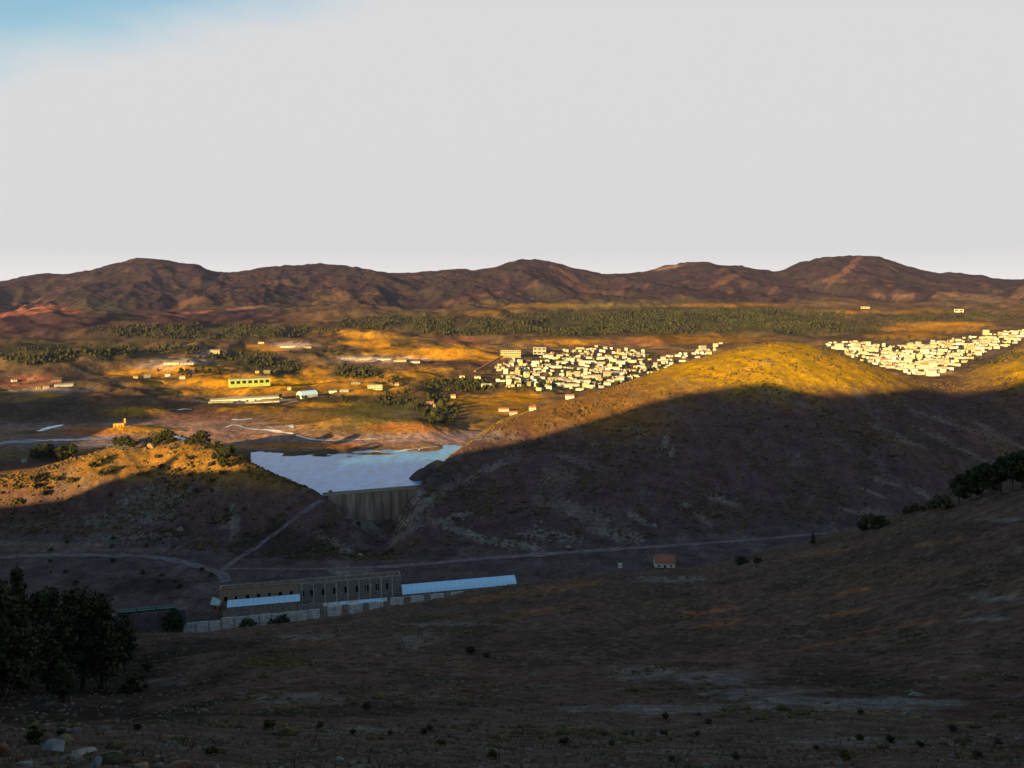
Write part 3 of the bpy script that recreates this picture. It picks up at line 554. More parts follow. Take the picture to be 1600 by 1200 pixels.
def ribbon(name, pts, width, m_, dz=.25, dmin=550, dmax=2600, step=5.0, tex=0):
    P = [cast(p[0], p[1], dmin, dmax)[:2] for p in pts]; Q = []
    for a, b in zip(P[:-1], P[1:]):
        n = max(1, int(np.hypot(*(b-a))/step)); Q += [a+(b-a)*k/n for k in range(n)]
    Q.append(P[-1]); Q = np.array(Q)
    for _ in range(6): Q[1:-1] = .5*Q[1:-1]+.25*(Q[:-2]+Q[2:])
    T = np.gradient(Q, axis=0); T /= np.linalg.norm(T, axis=1)[:, None]+1e-9; Nn = np.stack([T[:, 1], -T[:, 0]], 1)
    wv = np.interp(np.linspace(0, 1, len(Q)), np.linspace(0, 1, len(width)), width) if hasattr(width, '__len__') else np.full(len(Q), width)
    wv = wv*(1+.45*perlin(Q[:, 0]/18, Q[:, 1]/18, 77)+.3*perlin(Q[:, 0]/7, Q[:, 1]/7, 78))
    V = []; A = 7
    for k in range(A):
        X = Q+Nn*(wv*(k/(A-1)-.5))[:, None]; z = ground(X[:, 0], X[:, 1])
        V.append(np.stack([X[:, 0], X[:, 1], z+CH+dz], 1))
    V = np.stack(V, 1).reshape(-1, 3); Fq = []
    for i in range(len(Q)-1):
        for k in range(A-1): a = i*A+k; Fq.append((a, a+1, a+A+1, a+A))
    o = np_mesh(name, V, [f[::-1] for f in Fq], m_); o['kind'] = 'structure'; return o
ribbon('road', [(1346,826),(1270,835),(1200,842),(1050,853),(900,863),(760,873),(680,880),(600,886),(540,889),(470,890),(400,889),(350,890)], [8,8,8,8,10,11,11,10,7,5,4], MT['track'], .4, 600, 1000)
ribbon('road', [(-40,869),(60,868),(150,868),(220,869),(255,872),(290,880),(325,889),(349,897),(354,910)], 10, MT['track'], .4, 600, 1000)
ribbon('road', [(345,893),(362,880),(385,864),(420,839),(455,815),(482,797),(504,781)], [9,6,6,5,5,5], MT['track'], .5, 600, 1100)
for pts, w in [([(362,655),(372,657),(385,655),(395,654)], [4,12,9,3]), ([(352,668),(366,663),(380,668),(400,671),(430,674),(458,678)], [4,7,5,6,7,3]), ([(418,667),(430,668),(445,665),(458,669)], [3,14,12,4]), ([(463,680),(478,685),(500,688),(530,688),(590,686)], [5,5,3,3,1.5]), ([(255,676),(272,680),(288,688)], [8,16,10]), ([(60,674),(78,668),(98,664)], [10,16,6]), ([(262,640),(285,638),(300,640)], [3,6,2]), ([(560,706),(580,704),(595,707),(618,705)], [3,4,3,2]), ([(612,707),(640,702),(684,698)], [8,9,3])]:
    ribbon('stream', pts, w, MT['stream'], .35, 1120, 1900, 6)
ribbon('stream', [(-20,696),(40,691),(95,687),(150,685),(205,688)], [8,15,20,16,6], MT['mudwater'], .4, 1250, 1900, 6)
ribbon('stream', [(120,697),(170,694),(215,697)], [5,9,5], MT['mudwater'], .4, 1250, 1900, 6)

# ------------------------------------------------------------------ the dam
dam = empty('dam', W3(DL), DRZ); tag(dam, 'old concrete dam wall of stained vertical bays holding back the blue reservoir', 'dam')
NB = 10; bw = LDAM/NB
MB().box(-6, LDAM+8, 1.2, 4.5, -58, -.3).build('wall', MT['concrete'], dam)
for i in range(NB):
    pr = [(-4.0-.1*(i % 2), -56), (1.3, -56), (1.3, -1.6), (-.2-.1*(i % 2), -1.6)]
    o = MB().prism(pr, i*bw+.2, (i+1)*bw-.2).build('bay', MT['concrete'], dam)
MB().box(-6, LDAM+8, -1.0, 5.2, -1.6, -.3).build('walkway', MT['cap'], dam)
MB().box(-6, LDAM+6, 4.6, 5.2, -.3, .9).build('parapet', MT['cap'], dam); MB().box(-2, LDAM+4, -1.0, -.55, -.3, .6).build('parapet', MT['stone'], dam)
g = MB().box(1, 5, -.4, 4.4, -.3, 3.2).box(.6, 5.4, -.8, 4.8, 3.2, 3.6).build('gatehouse', MT['stone'], dam); MB().box(2.2, 3.6, -.46, -.3, .2, 2.4).build('door', MT['dark'], g)
MB().box(8.5, 10, .2, 1.8, -.3, 1.7).build('valve_post', MT['stone'], dam)

# ------------------------------------------------------------------ the mine works in the valley: local frame x along the front wall, y away from the viewer
WRZ = math.atan2(WU[1], WU[0])
def wx(px, yo):                              # local x where the pixel column px crosses the line at offset yo
    a = float(ray(px, 940)[0]); P = WQ0+WN*yo; d = line_d(a, P, WU); q = np.array([d*math.sin(a), d*math.cos(a), 0]); return float(np.dot(q-P, WU))
def wz(px, py, yo):
    a, e = ray(px, py); d = line_d(float(a), WQ0+WN*yo, WU); return float(e*d)
def wloc(x, y, z): p = WQ0+WU*x+WN*y; return (p[0], p[1], z+CH)
# front retaining wall, in panels
zt = wz(345, 966, 0); x0, x1, x2 = wx(284, 0), wx(345, 0), wx(500, 0)
rw = empty('retaining_wall', wloc(x0, 0, -297), WRZ); tag(rw, 'long pale limewashed retaining wall in front of the ruined works', 'wall')
n = int((x2-x0)/9.5); w_ = (x2-x0)/n
for i in range(n):
    top = zt+297-(1.6 if i < 3 else 0)-random.uniform(0, .7)
    MB().box(i*w_+.3, (i+1)*w_-.3, -.0, 1.2, 0, top).build('panel', MT['stone2'], rw)
    MB().box(i*w_-.45, i*w_+.3, -.5, 1.5, 0, top-.6).build('buttress', MT['stone'], rw)
# stone wall above it
z2 = wz(400, 951, 4); xa, xb = wx(347, 4), wx(505, 4)
sw = empty('terrace_wall', wloc(xa, 4, zt-1.5), WRZ); tag(sw, 'brown rubble stone wall carrying the lean-to with a bluish sheet roof', 'wall')
n = 12; w_ = (xb-xa)/n
for i in range(n): MB().box(i*w_+.12, (i+1)*w_-.12, 0, 1, 0, z2-zt+1.5-random.uniform(0, .4)).build('panel', MT['stone'], sw)
# lean-to with sheet roof
xl, xr = wx(354, 4), wx(469, 4); zl0, zl1 = wz(354, 949.5, 3.4), wz(360, 937.5, 10.5)
ln = empty('lean_to', wloc(xl, 3.4, zl0), WRZ); tag(ln, 'low lean-to with a bluish white sheet metal roof along the windowed ruin', 'shed')
L_ = xr-xl; npan = 14
for i in range(npan):
    MB().add([(i*L_/npan+.06, 0, .05), ((i+1)*L_/npan-.06, 0, .05), ((i+1)*L_/npan-.06, 7.1, zl1-zl0+.05), (i*L_/npan+.06, 7.1, zl1-zl0+.05),
              (i*L_/npan+.06, 0, -.1), ((i+1)*L_/npan-.06, 0, -.1), ((i+1)*L_/npan-.06, 7.1, zl1-zl0-.1), (i*L_/npan+.06, 7.1, zl1-zl0-.1)], [(0,1,2,3),(7,6,5,4),(0,4,5,1),(1,5,6,2),(2,6,7,3),(3,7,4,0)]).build('roof_sheet', MT['metal'], ln)
MB().box(0, L_, .4, .8, -3.4, -.25).build('wall', MT['stone'], ln); MB().box(-.1, L_+.1, -.15, .02, -.35, .0).build('gutter', MT['rust'], ln)
# ruined windowed hall
def windowed_wall(mb, L, h, wins, z0, z1, th):
    xs = 0
    mb.box(0, L, 0, th, 0, z0); mb.box(0, L, 0, th, z1, h)
    for a, b in wins: mb.box(xs, a, 0, th, z0, z1); xs = b
    mb.box(xs, L, 0, th, z0, z1)
yo = 12.0; xm0, xm1 = wx(343, yo), wx(627, yo); zb = -283.0; ztop = wz(345, 922, yo); Lm = xm1-xm0; Hm = ztop-zb
hall = empty('ruined_hall', wloc(xm0, yo, zb), WRZ); tag(hall, 'long roofless brown stone hall with a row of dark window openings', 'building')
wpx = [353, 370, 387, 404.5, 422, 438.5, 455.5, 473, 488, 505, 522, 540, 558, 574, 590, 606]
wins = [(wx(p, yo)-xm0-1.5, wx(p, yo)-xm0+1.5) for p in wpx]; zw0, zw1 = wz(405, 936, yo)-zb, wz(405, 928, yo)-zb
mb = MB(); windowed_wall(mb, Lm*.42, Hm, [w for w in wins if w[1] < Lm*.42-1], zw0, zw1, 1.0); mb.build('wall', MT['brick'], hall)
mb = MB(); xs = Lm*.42; ws2 = [(a-xs, b-xs) for a, b in wins if a > xs+.5]; windowed_wall(mb, Lm-xs, Hm-.5, ws2, zw0-1.5, zw1-.5, 1.0); ob = mb.build('wall', MT['stone'], hall); ob.location = (xs, .3, 0)
for i, (a, b) in enumerate(wins):
    f = MB().box(a-.02, b+.02, .8, .95, zw0-1.6, zw1).build('window', MT['dark'], hall)
    MB().box(a-.25, b+.25, -.18, .25, zw0-.35 if b < xs else zw0-1.8, zw0 if b < xs else zw0-1.5).build('sill', MT['cap'] if i % 3 == 1 else MT['stone'], f)
    if i in (1, 4): MB().box(b-.9, b-.1, .3, .5, zw0, zw1-.4).build('shutter', MT['white'], f)
for i in range(26):
    x = Lm*.44+i*Lm*.55/26; MB().box(x, x+.7, -.35, .28, 0, Hm-random.uniform(.6, 3.0)).build('pilaster', MT['stone' if i % 3 else 'stone2'], hall)
MB().box(-.2, Lm*.42, -.25, 1.25, Hm, Hm+.5).build('cornice', MT['rust'], hall); MB().box(0, Lm, 13, 14, 0, Hm-1.0).build('wall', MT['stone'], hall)
MB().box(-.15, .85, 1.1, 12.9, 0, Hm-.4).build('wall', MT['brick'], hall); MB().box(Lm-1, Lm-.05, 1.4, 12.9, 0, Hm-.8).build('wall', MT['stone'], hall)
# long shed with bright bluish roof
xs0, xs1 = wx(629, 3), wx(806, 6); zE = wz(637, 928.5, 2.0); zR = wz(630, 914, 11.0); Ls = xs1-xs0
shd = empty('long_shed', wloc(xs0, 2, zE-6), WRZ); tag(shd, 'long shed with a bright bluish white sheet metal roof right of the ruined hall', 'shed')
rise = zR-zE; prof = [(9.2*math.sin(t)*1.0, rise*(1-math.cos(t))**.0*math.sin(t)) for t in [0]]
arc = [(9.0*(1-math.cos(t)), rise*math.sin(t)) for t in np.linspace(0, math.pi/2, 5)]
arc = [(.55*a+.45*9.0*k/4, .45*b+.55*rise*k/4) for k, (a, b) in enumerate(arc)]
full = arc+[(18-a, b) for a, b in arc[-2::-1]]
npan = 24
for i in range(npan):
    mb = MB(); xa_, xb_ = i*Ls/npan+.07, (i+1)*Ls/npan-.07
    for (ya, za), (yb, zb_) in zip(full[:-1], full[1:]):
        mb.add([(xa_, ya, za+6), (xb_, ya, za+6), (xb_, yb, zb_+6), (xa_, yb, zb_+6), (xa_, ya, za+5.85), (xb_, ya, za+5.85), (xb_, yb, zb_+5.85), (xa_, yb, zb_+5.85)], [(0,1,2,3),(7,6,5,4),(0,4,5,1),(2,6,7,3),(1,5,6,2),(3,7,4,0)])
    mb.build('roof_sheet', MT['metal'], shd)
MB().box(0, Ls, .5, 1, -6, 5.8).build('wall', MT['stone'], shd); MB().box(0, Ls, 17, 17.5, -6, 5.8).build('wall', MT['stone'], shd)
gp = [(.6, -6)]+[(17.4, -6)]+[(min(max(a, .6), 17.4), b+5.8) for a, b in full[::-1]]
for xg in (0.05, Ls-.6): MB().prism(gp, xg, xg+.5).build('gable', MT['cap'], shd)
MB().box(0, Ls, -.12, .02, 5.72, 5.95).build('gutter', MT['rust'], shd)
MB().prism([(8.2, 6+rise-.1), (9.8, 6+rise-.1), (9, 6+rise+.4)], 0, Ls).build('ridge_cap', MT['metal'], shd)
# rough wall below the shed
xa, xb = wx(500, .5), wx(735, .5); zq = wz(640, 931, .5)
lw = empty('plinth_wall', wloc(xa, .5, -297), WRZ); tag(lw, 'grey stone wall running along the foot of the long bluish roofed shed', 'wall')
n = 22; w_ = (xb-xa)/n
for i in range(n): MB().box(i*w_+.15, (i+1)*w_-.15, 0, 1.1, 0, zq+297-(2.5 if i < 10 else 0)-random.uniform(0, .9)).build('panel', MT['stone2' if i % 3 else 'stone'], lw)
# low sheet roofs between them
xa, xb = wx(503, 3), wx(606, 3); za = wz(520, 954, 2); zb_ = wz(520, 941, 9.5)
lr = empty('low_roof', wloc(xa, 2, za), WRZ); tag(lr, 'patched low sheet roof, pale and dented, between the two walls of the works', 'roof')
n = 11; w_ = (xb-xa)/n
for i in range(n):
    t = random.uniform(-.25, .25)
    MB().add([(i*w_+.1, 0, .1+t), ((i+1)*w_-.1, 0, .1+t), ((i+1)*w_-.1, 7.4, zb_-za+t*.3), (i*w_+.1, 7.4, zb_-za+t*.3), (i*w_+.1, 0, -.1+t), ((i+1)*w_-.1, 0, -.1+t), ((i+1)*w_-.1, 7.4, zb_-za-.2), (i*w_+.1, 7.4, zb_-za-.2)], [(0,1,2,3),(7,6,5,4),(0,4,5,1),(1,5,6,2),(2,6,7,3),(3,7,4,0)]).build('roof_sheet', MT['metal'] if i in (3,6,7,8,9) else MT['stone2'], lr)
MB().box(0, xb-xa, 7.5, 8.2, -8, zb_-za-.2).build('wall', MT['stone'], lr); MB().box(0, xb-xa, .3, .9, -9, -.25).build('wall', MT['stone2'], lr)
# small tilted shed left of the hall
xa = wx(328, 9); zk = wz(335, 944, 9)
ts = empty('small_shed', wloc(xa, 9, zk-4), WRZ-.25); tag(ts, 'small shed with a tilted pale green roof and rusty edge left of the hall', 'shed')
MB().box(.4, 7.6, .4, 5, -3, 3.6).build('wall', MT['rust'], ts)
MB().add([(0,0,4.2),(8.2,0,2.8),(8.2,6,6.2),(0,6,8.6),(0,0,3.9),(8.2,0,2.5),(8.2,6,5.9),(0,6,8.3)], [(0,1,2,3),(7,6,5,4),(0,4,5,1),(1,5,6,2),(2,6,7,3),(3,7,4,0)]).build('roof', solid('pale_green_sheet', (.35,.48,.45), .5, .25, .6), ts)
MB().box(3, 4.6, .3, .45, -.2, 2).build('door', MT['dark'], ts)
# carriages
def carriage():
    r = empty('railway_carriage', (0, 0, 0))
    MB().prism([(-1.5, 1.0), (1.5, 1.0), (1.5, 3.3), (1.1, 3.8), (0, 4.0), (-1.1, 3.8), (-1.5, 3.3)], -7.2, 7.2).build('body', MT['green'], r)
    for i in range(8):
        x = -6.3+i*1.75; w = MB().box(x, x+1.35, -1.56, -1.47, 2.1, 3.15).build('window', MT['glassy'], r)
        MB().box(x-.08, x+1.43, -1.6, -1.5, 1.98, 2.1).build('sill', MT['green'], w)
    for x in (-5, 5):
        b = MB().box(x-1.6, x+1.6, -1.1, 1.1, .55, .98).build('bogie', MT['dark'], r)
        for q in (-1, 1):
            for y in (-.75, .75): MB().tube((x+q, y-.07, .45), (x+q, y+.07, .45), .45, .45, 10).build('wheel', MT['dark'], b)
    for x in (-7.25, 7.25): MB().box(x-.25, x+.25, -.3, .3, .9, 1.3).build('buffer', MT['dark'], r)
    return r
cr = None
for i, (px, lab) in enumerate([(258, 'dark green railway carriage with a bright row of windows nearest the hall'), (233, 'dark green railway carriage in the middle of the line of three'), (209, 'dark green railway carriage half lost behind the dark trees on the left')]):
    o = carriage() if cr is None else copy_tree(cr); cr = cr or o
    x = wx(px, 6) if i == 0 else xprev-15.2
    xprev = x; p = WQ0+WU*x+WN*6.0; o.location = (p[0], p[1], wz(258, 949, 6)-2.6+CH); o.rotation_euler = (0, 0, WRZ); tag(o, lab, 'carriage', 'carriages on the siding')
    MB_ = None
q = WQ0+WU*(xprev+15)+WN*6.0
em = MB().box(-60, 32, -3.2, 4, -16, 0).box(-60, 32, -.85, -.7, 0, .15, 1).box(-60, 32, .7, .85, 0, .15, 1).build('siding', [MT['track'], MT['rust']]); em.location = (q[0], q[1], wz(258, 949, 6)-2.62+CH); em.rotation_euler = (0, 0, WRZ); em['kind'] = 'structure'
# hut by the road on the right and kiosk
def gable_house(name, w, dp, h, rise, wallm, roofm, wins=(), ov=.4):
    r = empty(name, (0, 0, 0))
    MB().prism([(-dp/2, 0), (dp/2, 0), (dp/2, h), (0, h+rise-.05), (-dp/2, h)], -w/2, w/2).build('wall', wallm, r)
    for s in (-1, 1):
        a = (s*(dp/2+ov), h-rise*ov/(dp/2)+.12); b = (0, h+rise+.12)
        v = [(-w/2-ov, a[0], a[1]), (w/2+ov, a[0], a[1]), (w/2+ov, b[0], b[1]), (-w/2-ov, b[0], b[1])]
        v += [(x, y, z-.16) for x, y, z in v]
        f = [(0,1,2,3),(7,6,5,4),(0,4,5,1),(1,5,6,2),(2,6,7,3),(3,7,4,0)]
        if s > 0: f = [t[::-1] for t in f]
        MB().add(v, f).build('roof', roofm, r)
    for x, z0, ww, hh in wins:
        f = MB().box(x-ww/2, x+ww/2, -dp/2-.06, -dp/2+.05, z0, z0+hh).build('window', MT['dark'], r)
        MB().box(x-ww/2-.1, x+ww/2+.1, -dp/2-.14, -dp/2-.05, z0-.15, z0).build('sill', MT['cap'], f)
    return r
P = at_z(1038, 884, -279); hut = gable_house('roadside_hut', 20, 11, 4.6, 7.5, MT['white'], MT['tile'], [(-6, 1, 2, 1.8), (0, .2, 2.2, 2.6), (6, 1, 2, 1.8)])
hut.location = W3(P, -.3); hut.rotation_euler = (0, 0, -.05); tag(hut, 'red roofed house with a white front below the valley road', 'house')
P = at_z(969, 886, -279); ks = empty('kiosk', W3(P, -.4)); tag(ks, 'tiny white twin doored hut left of the red roofed house', 'hut')
MB().box(-2, 2, -1.5, 1.5, 0, 3.6).build('wall', MT['white'], ks); MB().box(-2.2, 2.2, -1.7, 1.7, 3.6, 3.9).build('roof', MT['white'], ks)
for x in (-1, 1): MB().box(x-.5, x+.5, -1.56, -1.45, 0, 1.9).build('door', MT['stone2'], ks)

# ------------------------------------------------------------------ buildings of the plain
def place(o, px, py, rz=0.0, dmin=1200, dz=-.6, dmax=6000):
    P = cast(px, py, dmin, dmax); o.location = (P[0], P[1], float(ground(P[0], P[1]))+CH+dz); o.rotation_euler = (0, 0, rz-math.atan2(P[0], P[1])); return P
def flat_block(name, w, dp, h, bands, wallm, nwin=10):
    r = empty(name, (0, 0, 0))
    MB().box(-w/2, w/2, -dp/2, dp/2, 0, h).build('wall', wallm, r); MB().box(-w/2-.3, w/2+.3, -dp/2-.3, dp/2+.3, h, h+.7).build('roof', MT['flat'], r)
    for b in range(bands):
        z = h*(b+.45)/bands
        for k in range(nwin):
            x = -w/2+w*(k+.5)/nwin; MB().box(x-w/nwin*.32, x+w/nwin*.32, -dp/2-.08, -dp/2+.05, z, z+h/bands*.36).build('window', MT['dark'], r)
    return r
b = flat_block('apartment_block', 62, 16, 22, 3, MT['cream'], 9); place(b, 798, 558, 0); tag(b, 'pale yellow apartment block with dark window bands at the left edge of the town', 'building')
b = flat_block('white_block', 42, 20, 24, 2, MT['white'], 3); place(b, 843, 554, 0); tag(b, 'plain white block above the left end of the town', 'building')
b = flat_block('factory', 92, 30, 19, 1, solid('lime_render', (.29,.35,.075), .85, .25, .15), 7); place(b, 390, 603, .1); tag(b, 'large yellow green factory with a row of tall openings in the lit field', 'building')
b = gable_house('long_warehouse', 150, 18, 8, 3, MT['white'], MT['flat'], [(x, 2, 5, 3) for x in range(-68, 72, 17)]); place(b, 386, 627, .1); tag(b, 'very long low white warehouse beyond the mud flats', 'building')
b = empty('vaulted_hall', (0, 0, 0)); ar = [(12*math.cos(t), 7+9*math.sin(t)) for t in np.linspace(0, math.pi, 11)]
MB().prism([(-12, 0), (12, 0)]+ar, -20, 20, 0).build('wall', MT['white'], b)
mb = MB()
for (ya, za), (yb, zb_) in zip(ar[:-1], ar[1:]): mb.add([(-20.6, ya*1.03, za+.3), (20.6, ya*1.03, za+.3), (20.6, yb*1.03, zb_+.3), (-20.6, yb*1.03, zb_+.3)], [(0,1,2,3)])
mb.build('roof', MT['metal'], b); MB().box(-20.1, -19.9, -3, 3, 0, 6).build('door', MT['dark'], b)
place(b, 480, 621, .55); tag(b, 'white vaulted hall with a bright round end and bluish shaded side', 'building')
b = flat_block('columned_house', 34, 14, 12, 2, MT['cream'], 5); place(b, 586, 609, 0); tag(b, 'small two storey yellow house standing alone before dark bushes', 'house')
b = flat_block('far_white_block', 42, 20, 16, 1, MT['white'], 2); place(b, 1498, 488, 0, 3000); tag(b, 'lone white block on the far olive plain at right', 'building')
b = flat_block('far_long_block', 44, 16, 10, 1, MT['cream'], 3); place(b, 1352, 482, 0, 3000); tag(b, 'lone long pinkish block far out below the tallest right mountain', 'building')
b = empty('ochre_ruin', (0, 0, 0)); MB().box(-10, 7, -4, 4, 0, 7).build('wall', solid('ochre_masonry', (.5,.3,.07), .9, .3, .4), b); MB().box(7, 10, -2, 2, 0, 15).build('chimney', solid('ochre_brick', (.46,.28,.07), .9, .3, .4), b)
for x in (-6, -1, 3): MB().box(x-.9, x+.9, -4.08, -3.9, 1, 4).build('window', MT['dark'], b)
place(b, 187, 667, 0, 1150); tag(b, 'ochre ruin with a stub of chimney on the low mound in the mud flats', 'ruin')
b = gable_house('white_hut', 6, 5, 4, 2.2, MT['white'], MT['flat'], [(0, 1, 1.2, 1.5)]); place(b, 38, 723, .2, 1250, -.6, 1600); tag(b, 'tiny white hut below the clump of pines at the left edge', 'hut')
for px, py, w, lab in [(787, 643, 20, 'white cottage alone at the foot of the golden hillside, left of two'), (802, 648, 15, 'white cottage lowest of the three under the golden hillside'), (832, 641, 11, 'smallest white cottage nearest the golden hillside'), (890, 623, 14, 'pale cottage just above the golden edge of the big hill')]:
    b = gable_house('cottage', w, 9, 6, 2.4, MT['white'], MT['tile'], [(-w*.25, 1.5, 1.6, 2), (w*.25, 1.5, 1.6, 2)]); place(b, px, py, .1); tag(b, lab, 'house', 'cottages near the golden hillside')
for px, py, w, h_, lab in [(402, 583, 9, 8, 'small white house left of three behind the yellow factory'), (417, 583, 16, 8, 'middle white house of three behind the yellow factory'), (429, 583, 12, 8, 'small white house right of three behind the yellow factory'), (620, 603, 9, 9, 'tiny yellow house beside dark bushes right of the two storey house'), (672, 634, 14, 10, 'whitish house half hidden in the dark trees by the stream'), (708, 622, 10, 9, 'yellow house in the green below the town'), (230, 590, 16, 9, 'white house on the field left of the factory'), (212, 591, 10, 8, 'tiny cream house at the left end of the lit field'), (72, 607, 12, 8, 'small pale house on the dark plain at far left'), (60, 608, 9, 8, 'tiny golden house on the dark plain at far left'), (100, 604, 40, 8, 'long low pale shed on the dark plain at far left'), (262, 588, 12, 10, 'white house beside dark trees on the lit field'), (300, 582, 14, 12, 'white house at the right end of the tree row')]:
    b = gable_house('house', w, 9, h_*.72, h_*.3, MT['cream'] if 'yellow' in lab or 'cream' in lab or 'golden' in lab else MT['white'], MT['tile'] if w < 15 else MT['flat'], [(-w*.25, 1.5, 1.6, 2), (w*.25, 1.5, 1.6, 2)]); place(b, px, py, .1); tag(b, lab, 'house')
# conveyor bridge up to the town
Pa = cast(742, 583, 1500); Pb = cast(785, 566, 1500)
cv = empty('conveyor_bridge', W3(Pa)); tag(cv, 'long dark inclined conveyor bridge rising to the left edge of the town', 'conveyor')
ga = float(ground(Pa[0], Pa[1])); gb = float(ground(Pb[0], Pb[1])); dv = Vector((Pb[0]-Pa[0], Pb[1]-Pa[1], gb-ga+13.0)); cv.location = (Pa[0], Pa[1], ga+CH+3)
nv = dv.normalized(); sd = Vector((nv.y, -nv.x, 0)).normalized()*2.6; up = Vector((0, 0, 4.2))
v = [-sd, sd, sd+up, -sd+up]; v += [q+dv for q in v]
MB().add(v, [(0,1,2,3),(7,6,5,4),(0,4,5,1),(1,5,6,2),(2,6,7,3),(3,7,4,0)]).build('gallery', MT['rust'], cv)
for k in range(1, 8):
    q = dv*(k/8.0); zg = float(ground(Pa[0]+q.x, Pa[1]+q.y))-ga-4
    if q.z-zg > .5: MB().tube((q.x-1.6, q.y, zg), (q.x, q.y, q.z), .5, .4, 4).tube((q.x+1.6, q.y, zg), (q.x, q.y, q.z), .5, .4, 4).build('trestle', MT['dark'], cv)
# town
def in_poly(x, y, poly):
    c = False; j = len(poly)-1
    for i in range(len(poly)):
        xi, yi = poly[i]; xj, yj = poly[j]
        if (yi > y) != (yj > y) and x < (xj-xi)*(y-yi)/(yj-yi)+xi: c = not c
        j = i
    return c
HM = []
def house_mesh(kind, w, dp, h, rise, wm, rm):
    mb = MB().prism([(-dp/2, 0), (dp/2, 0), (dp/2, h), (0, h+rise), (-dp/2, h)], -w/2, w/2, 0)
    for s in (-1, 1):
        v = [(-w/2-.4, s*(dp/2+.5), h-.2), (w/2+.4, s*(dp/2+.5), h-.2), (w/2+.4, 0, h+rise+.15), (-w/2-.4, 0, h+rise+.15)]
        mb.add(v, [(0,1,2,3) if s < 0 else (3,2,1,0)], 1)
    k = max(2, int(w/4))
    for i in range(k):
        x = -w/2+w*(i+.5)/k
        for z in ((1.2, 4.2) if h > 5.5 else (1.2,)): mb.box(x-.45, x+.45, -dp/2-.06, -dp/2+.05, z, z+1.5, 2)
    o = mb.build('town_house', [wm, rm, MT['dark']]); me = o.data; bpy.data.objects.remove(o); return me
for w, dp, h, r_ in [(10,9,6.5,1.6),(12,9,5,2),(9,8,8,1),(14,10,6,2),(16,10,7.5,1.2),(8,8,5,1.5)]:
    for wm, rm in ((MT['white'], MT['flat']), (MT['white'], MT['tile']), (MT['cream'], MT['flat'])): HM.append(house_mesh('h', w, dp, h, r_, wm, rm))
TERR = [house_mesh('t', w, 10, 6, 1.6, MT['white'], MT['flat']) for w in (36, 48, 60)]
PA = [(775,572),(800,562),(838,560),(880,548),(925,541),(985,545),(1010,554),(1050,558),(1090,548),(1128,536),(1122,550),(1060,570),(1000,590),(940,606),(905,612),(850,612),(795,606),(772,594)]
PB = [(1288,538),(1330,534),(1390,542),(1450,538),(1490,530),(1545,522),(1600,516),(1608,530),(1560,545),(1515,562),(1490,577),(1470,588),(1430,588),(1400,578),(1350,566)]
taken = []
def hlab(px, py, side):
    if side == 'left':
        if px > 1030: return 'pale house on the thin skyline tail of the left town'
        w = 'left end' if px < 830 else 'middle' if px < 940 else 'right half'
        v = 'upper' if py < 566 else 'middle' if py < 588 else 'lowest'
        return 'pale house in the %s rows at the %s of the left town' % (v, w)
    w = 'left end' if px < 1360 else 'middle' if px < 1470 else 'right part' if px < 1540 else 'far right end'
    v = 'upper' if py < np.interp(px, [1290, 1450, 1600], [545, 550, 524]) else 'lower'
    return 'pale house in the %s rows at the %s of the right town' % (v, w)
def snap(px, py, side):
    st_ = 5.4 if side == 'left' else 4.6
    return round(py/st_)*st_ + 2.2*math.sin(px/37) + 1.4*math.sin(px/13+round(py/st_)) + random.gauss(0, .45)
def try_place(me, px, py, rad, name, label, cat, group, rz):
    P = cast(px, py, 1650, 3800); 
    if P[2] > -150+50 or any((P[0]-t[0])**2+(P[1]-t[1])**2 < (rad+t[2])**2 for t in taken): return False
    taken.append((P[0], P[1], rad)); o = bpy.data.objects.new(name, me); C.objects.link(o)
    kk = 1.45 if px > 1200 else 1.2
    o.scale = (kk*random.uniform(.85, 1.25), 1.1, kk*random.choice((.7, .8, .9, 1.0, 1.15, 1.7))) if name == 'town_house' else (1, 1, 1.25)
    o.location = (P[0], P[1], float(ground(P[0], P[1]))+CH-1.6); o.rotation_euler = (0, 0, rz-math.atan2(P[0], P[1])*.7); tag(o, label, cat, group); return True
for px, py in [(878,568),(918,567),(868,575),(955,577),(905,578),(945,561),(965,585),(925,590),(870,594),(890,604),(1010,575),(985,566),(912,598)]:
    try_place(random.choice(TERR), px, py, 22, 'terraced_row', hlab(px, py, 'left').replace('pale house', 'long terraced row'), 'terraced row', 'terraced rows of the town left of the golden hill', random.uniform(-.08, .08))
n = 0; k = 0
while n < 125 and k < 6000:
    k += 1; px, py = random.uniform(770, 1128), random.uniform(535, 615); py = snap(px, py, 'left')
    if in_poly(px, py, PA) and try_place(random.choice(HM), px, py, random.uniform(4.6, 7.5), 'town_house', hlab(px, py, 'left'), 'house', 'houses of the town left of the golden hill', random.choice((0, 0, .2, -.2, 1.4, .5))): n += 1
print('town A', n)
n = 0; k = 0
while n < 165 and k < 6000:
    k += 1; px, py = random.uniform(1285, 1610), random.uniform(515, 590); py = snap(px, py, 'right')
    if in_poly(px, py, PB) and try_place(random.choice(HM), px, py, random.uniform(4.8, 7.5), 'town_house', hlab(px, py, 'right'), 'house', 'houses of the town right of the golden hill', random.choice((0, 0, .2, -.2, 1.4, .5))): n += 1
print('town B', n)

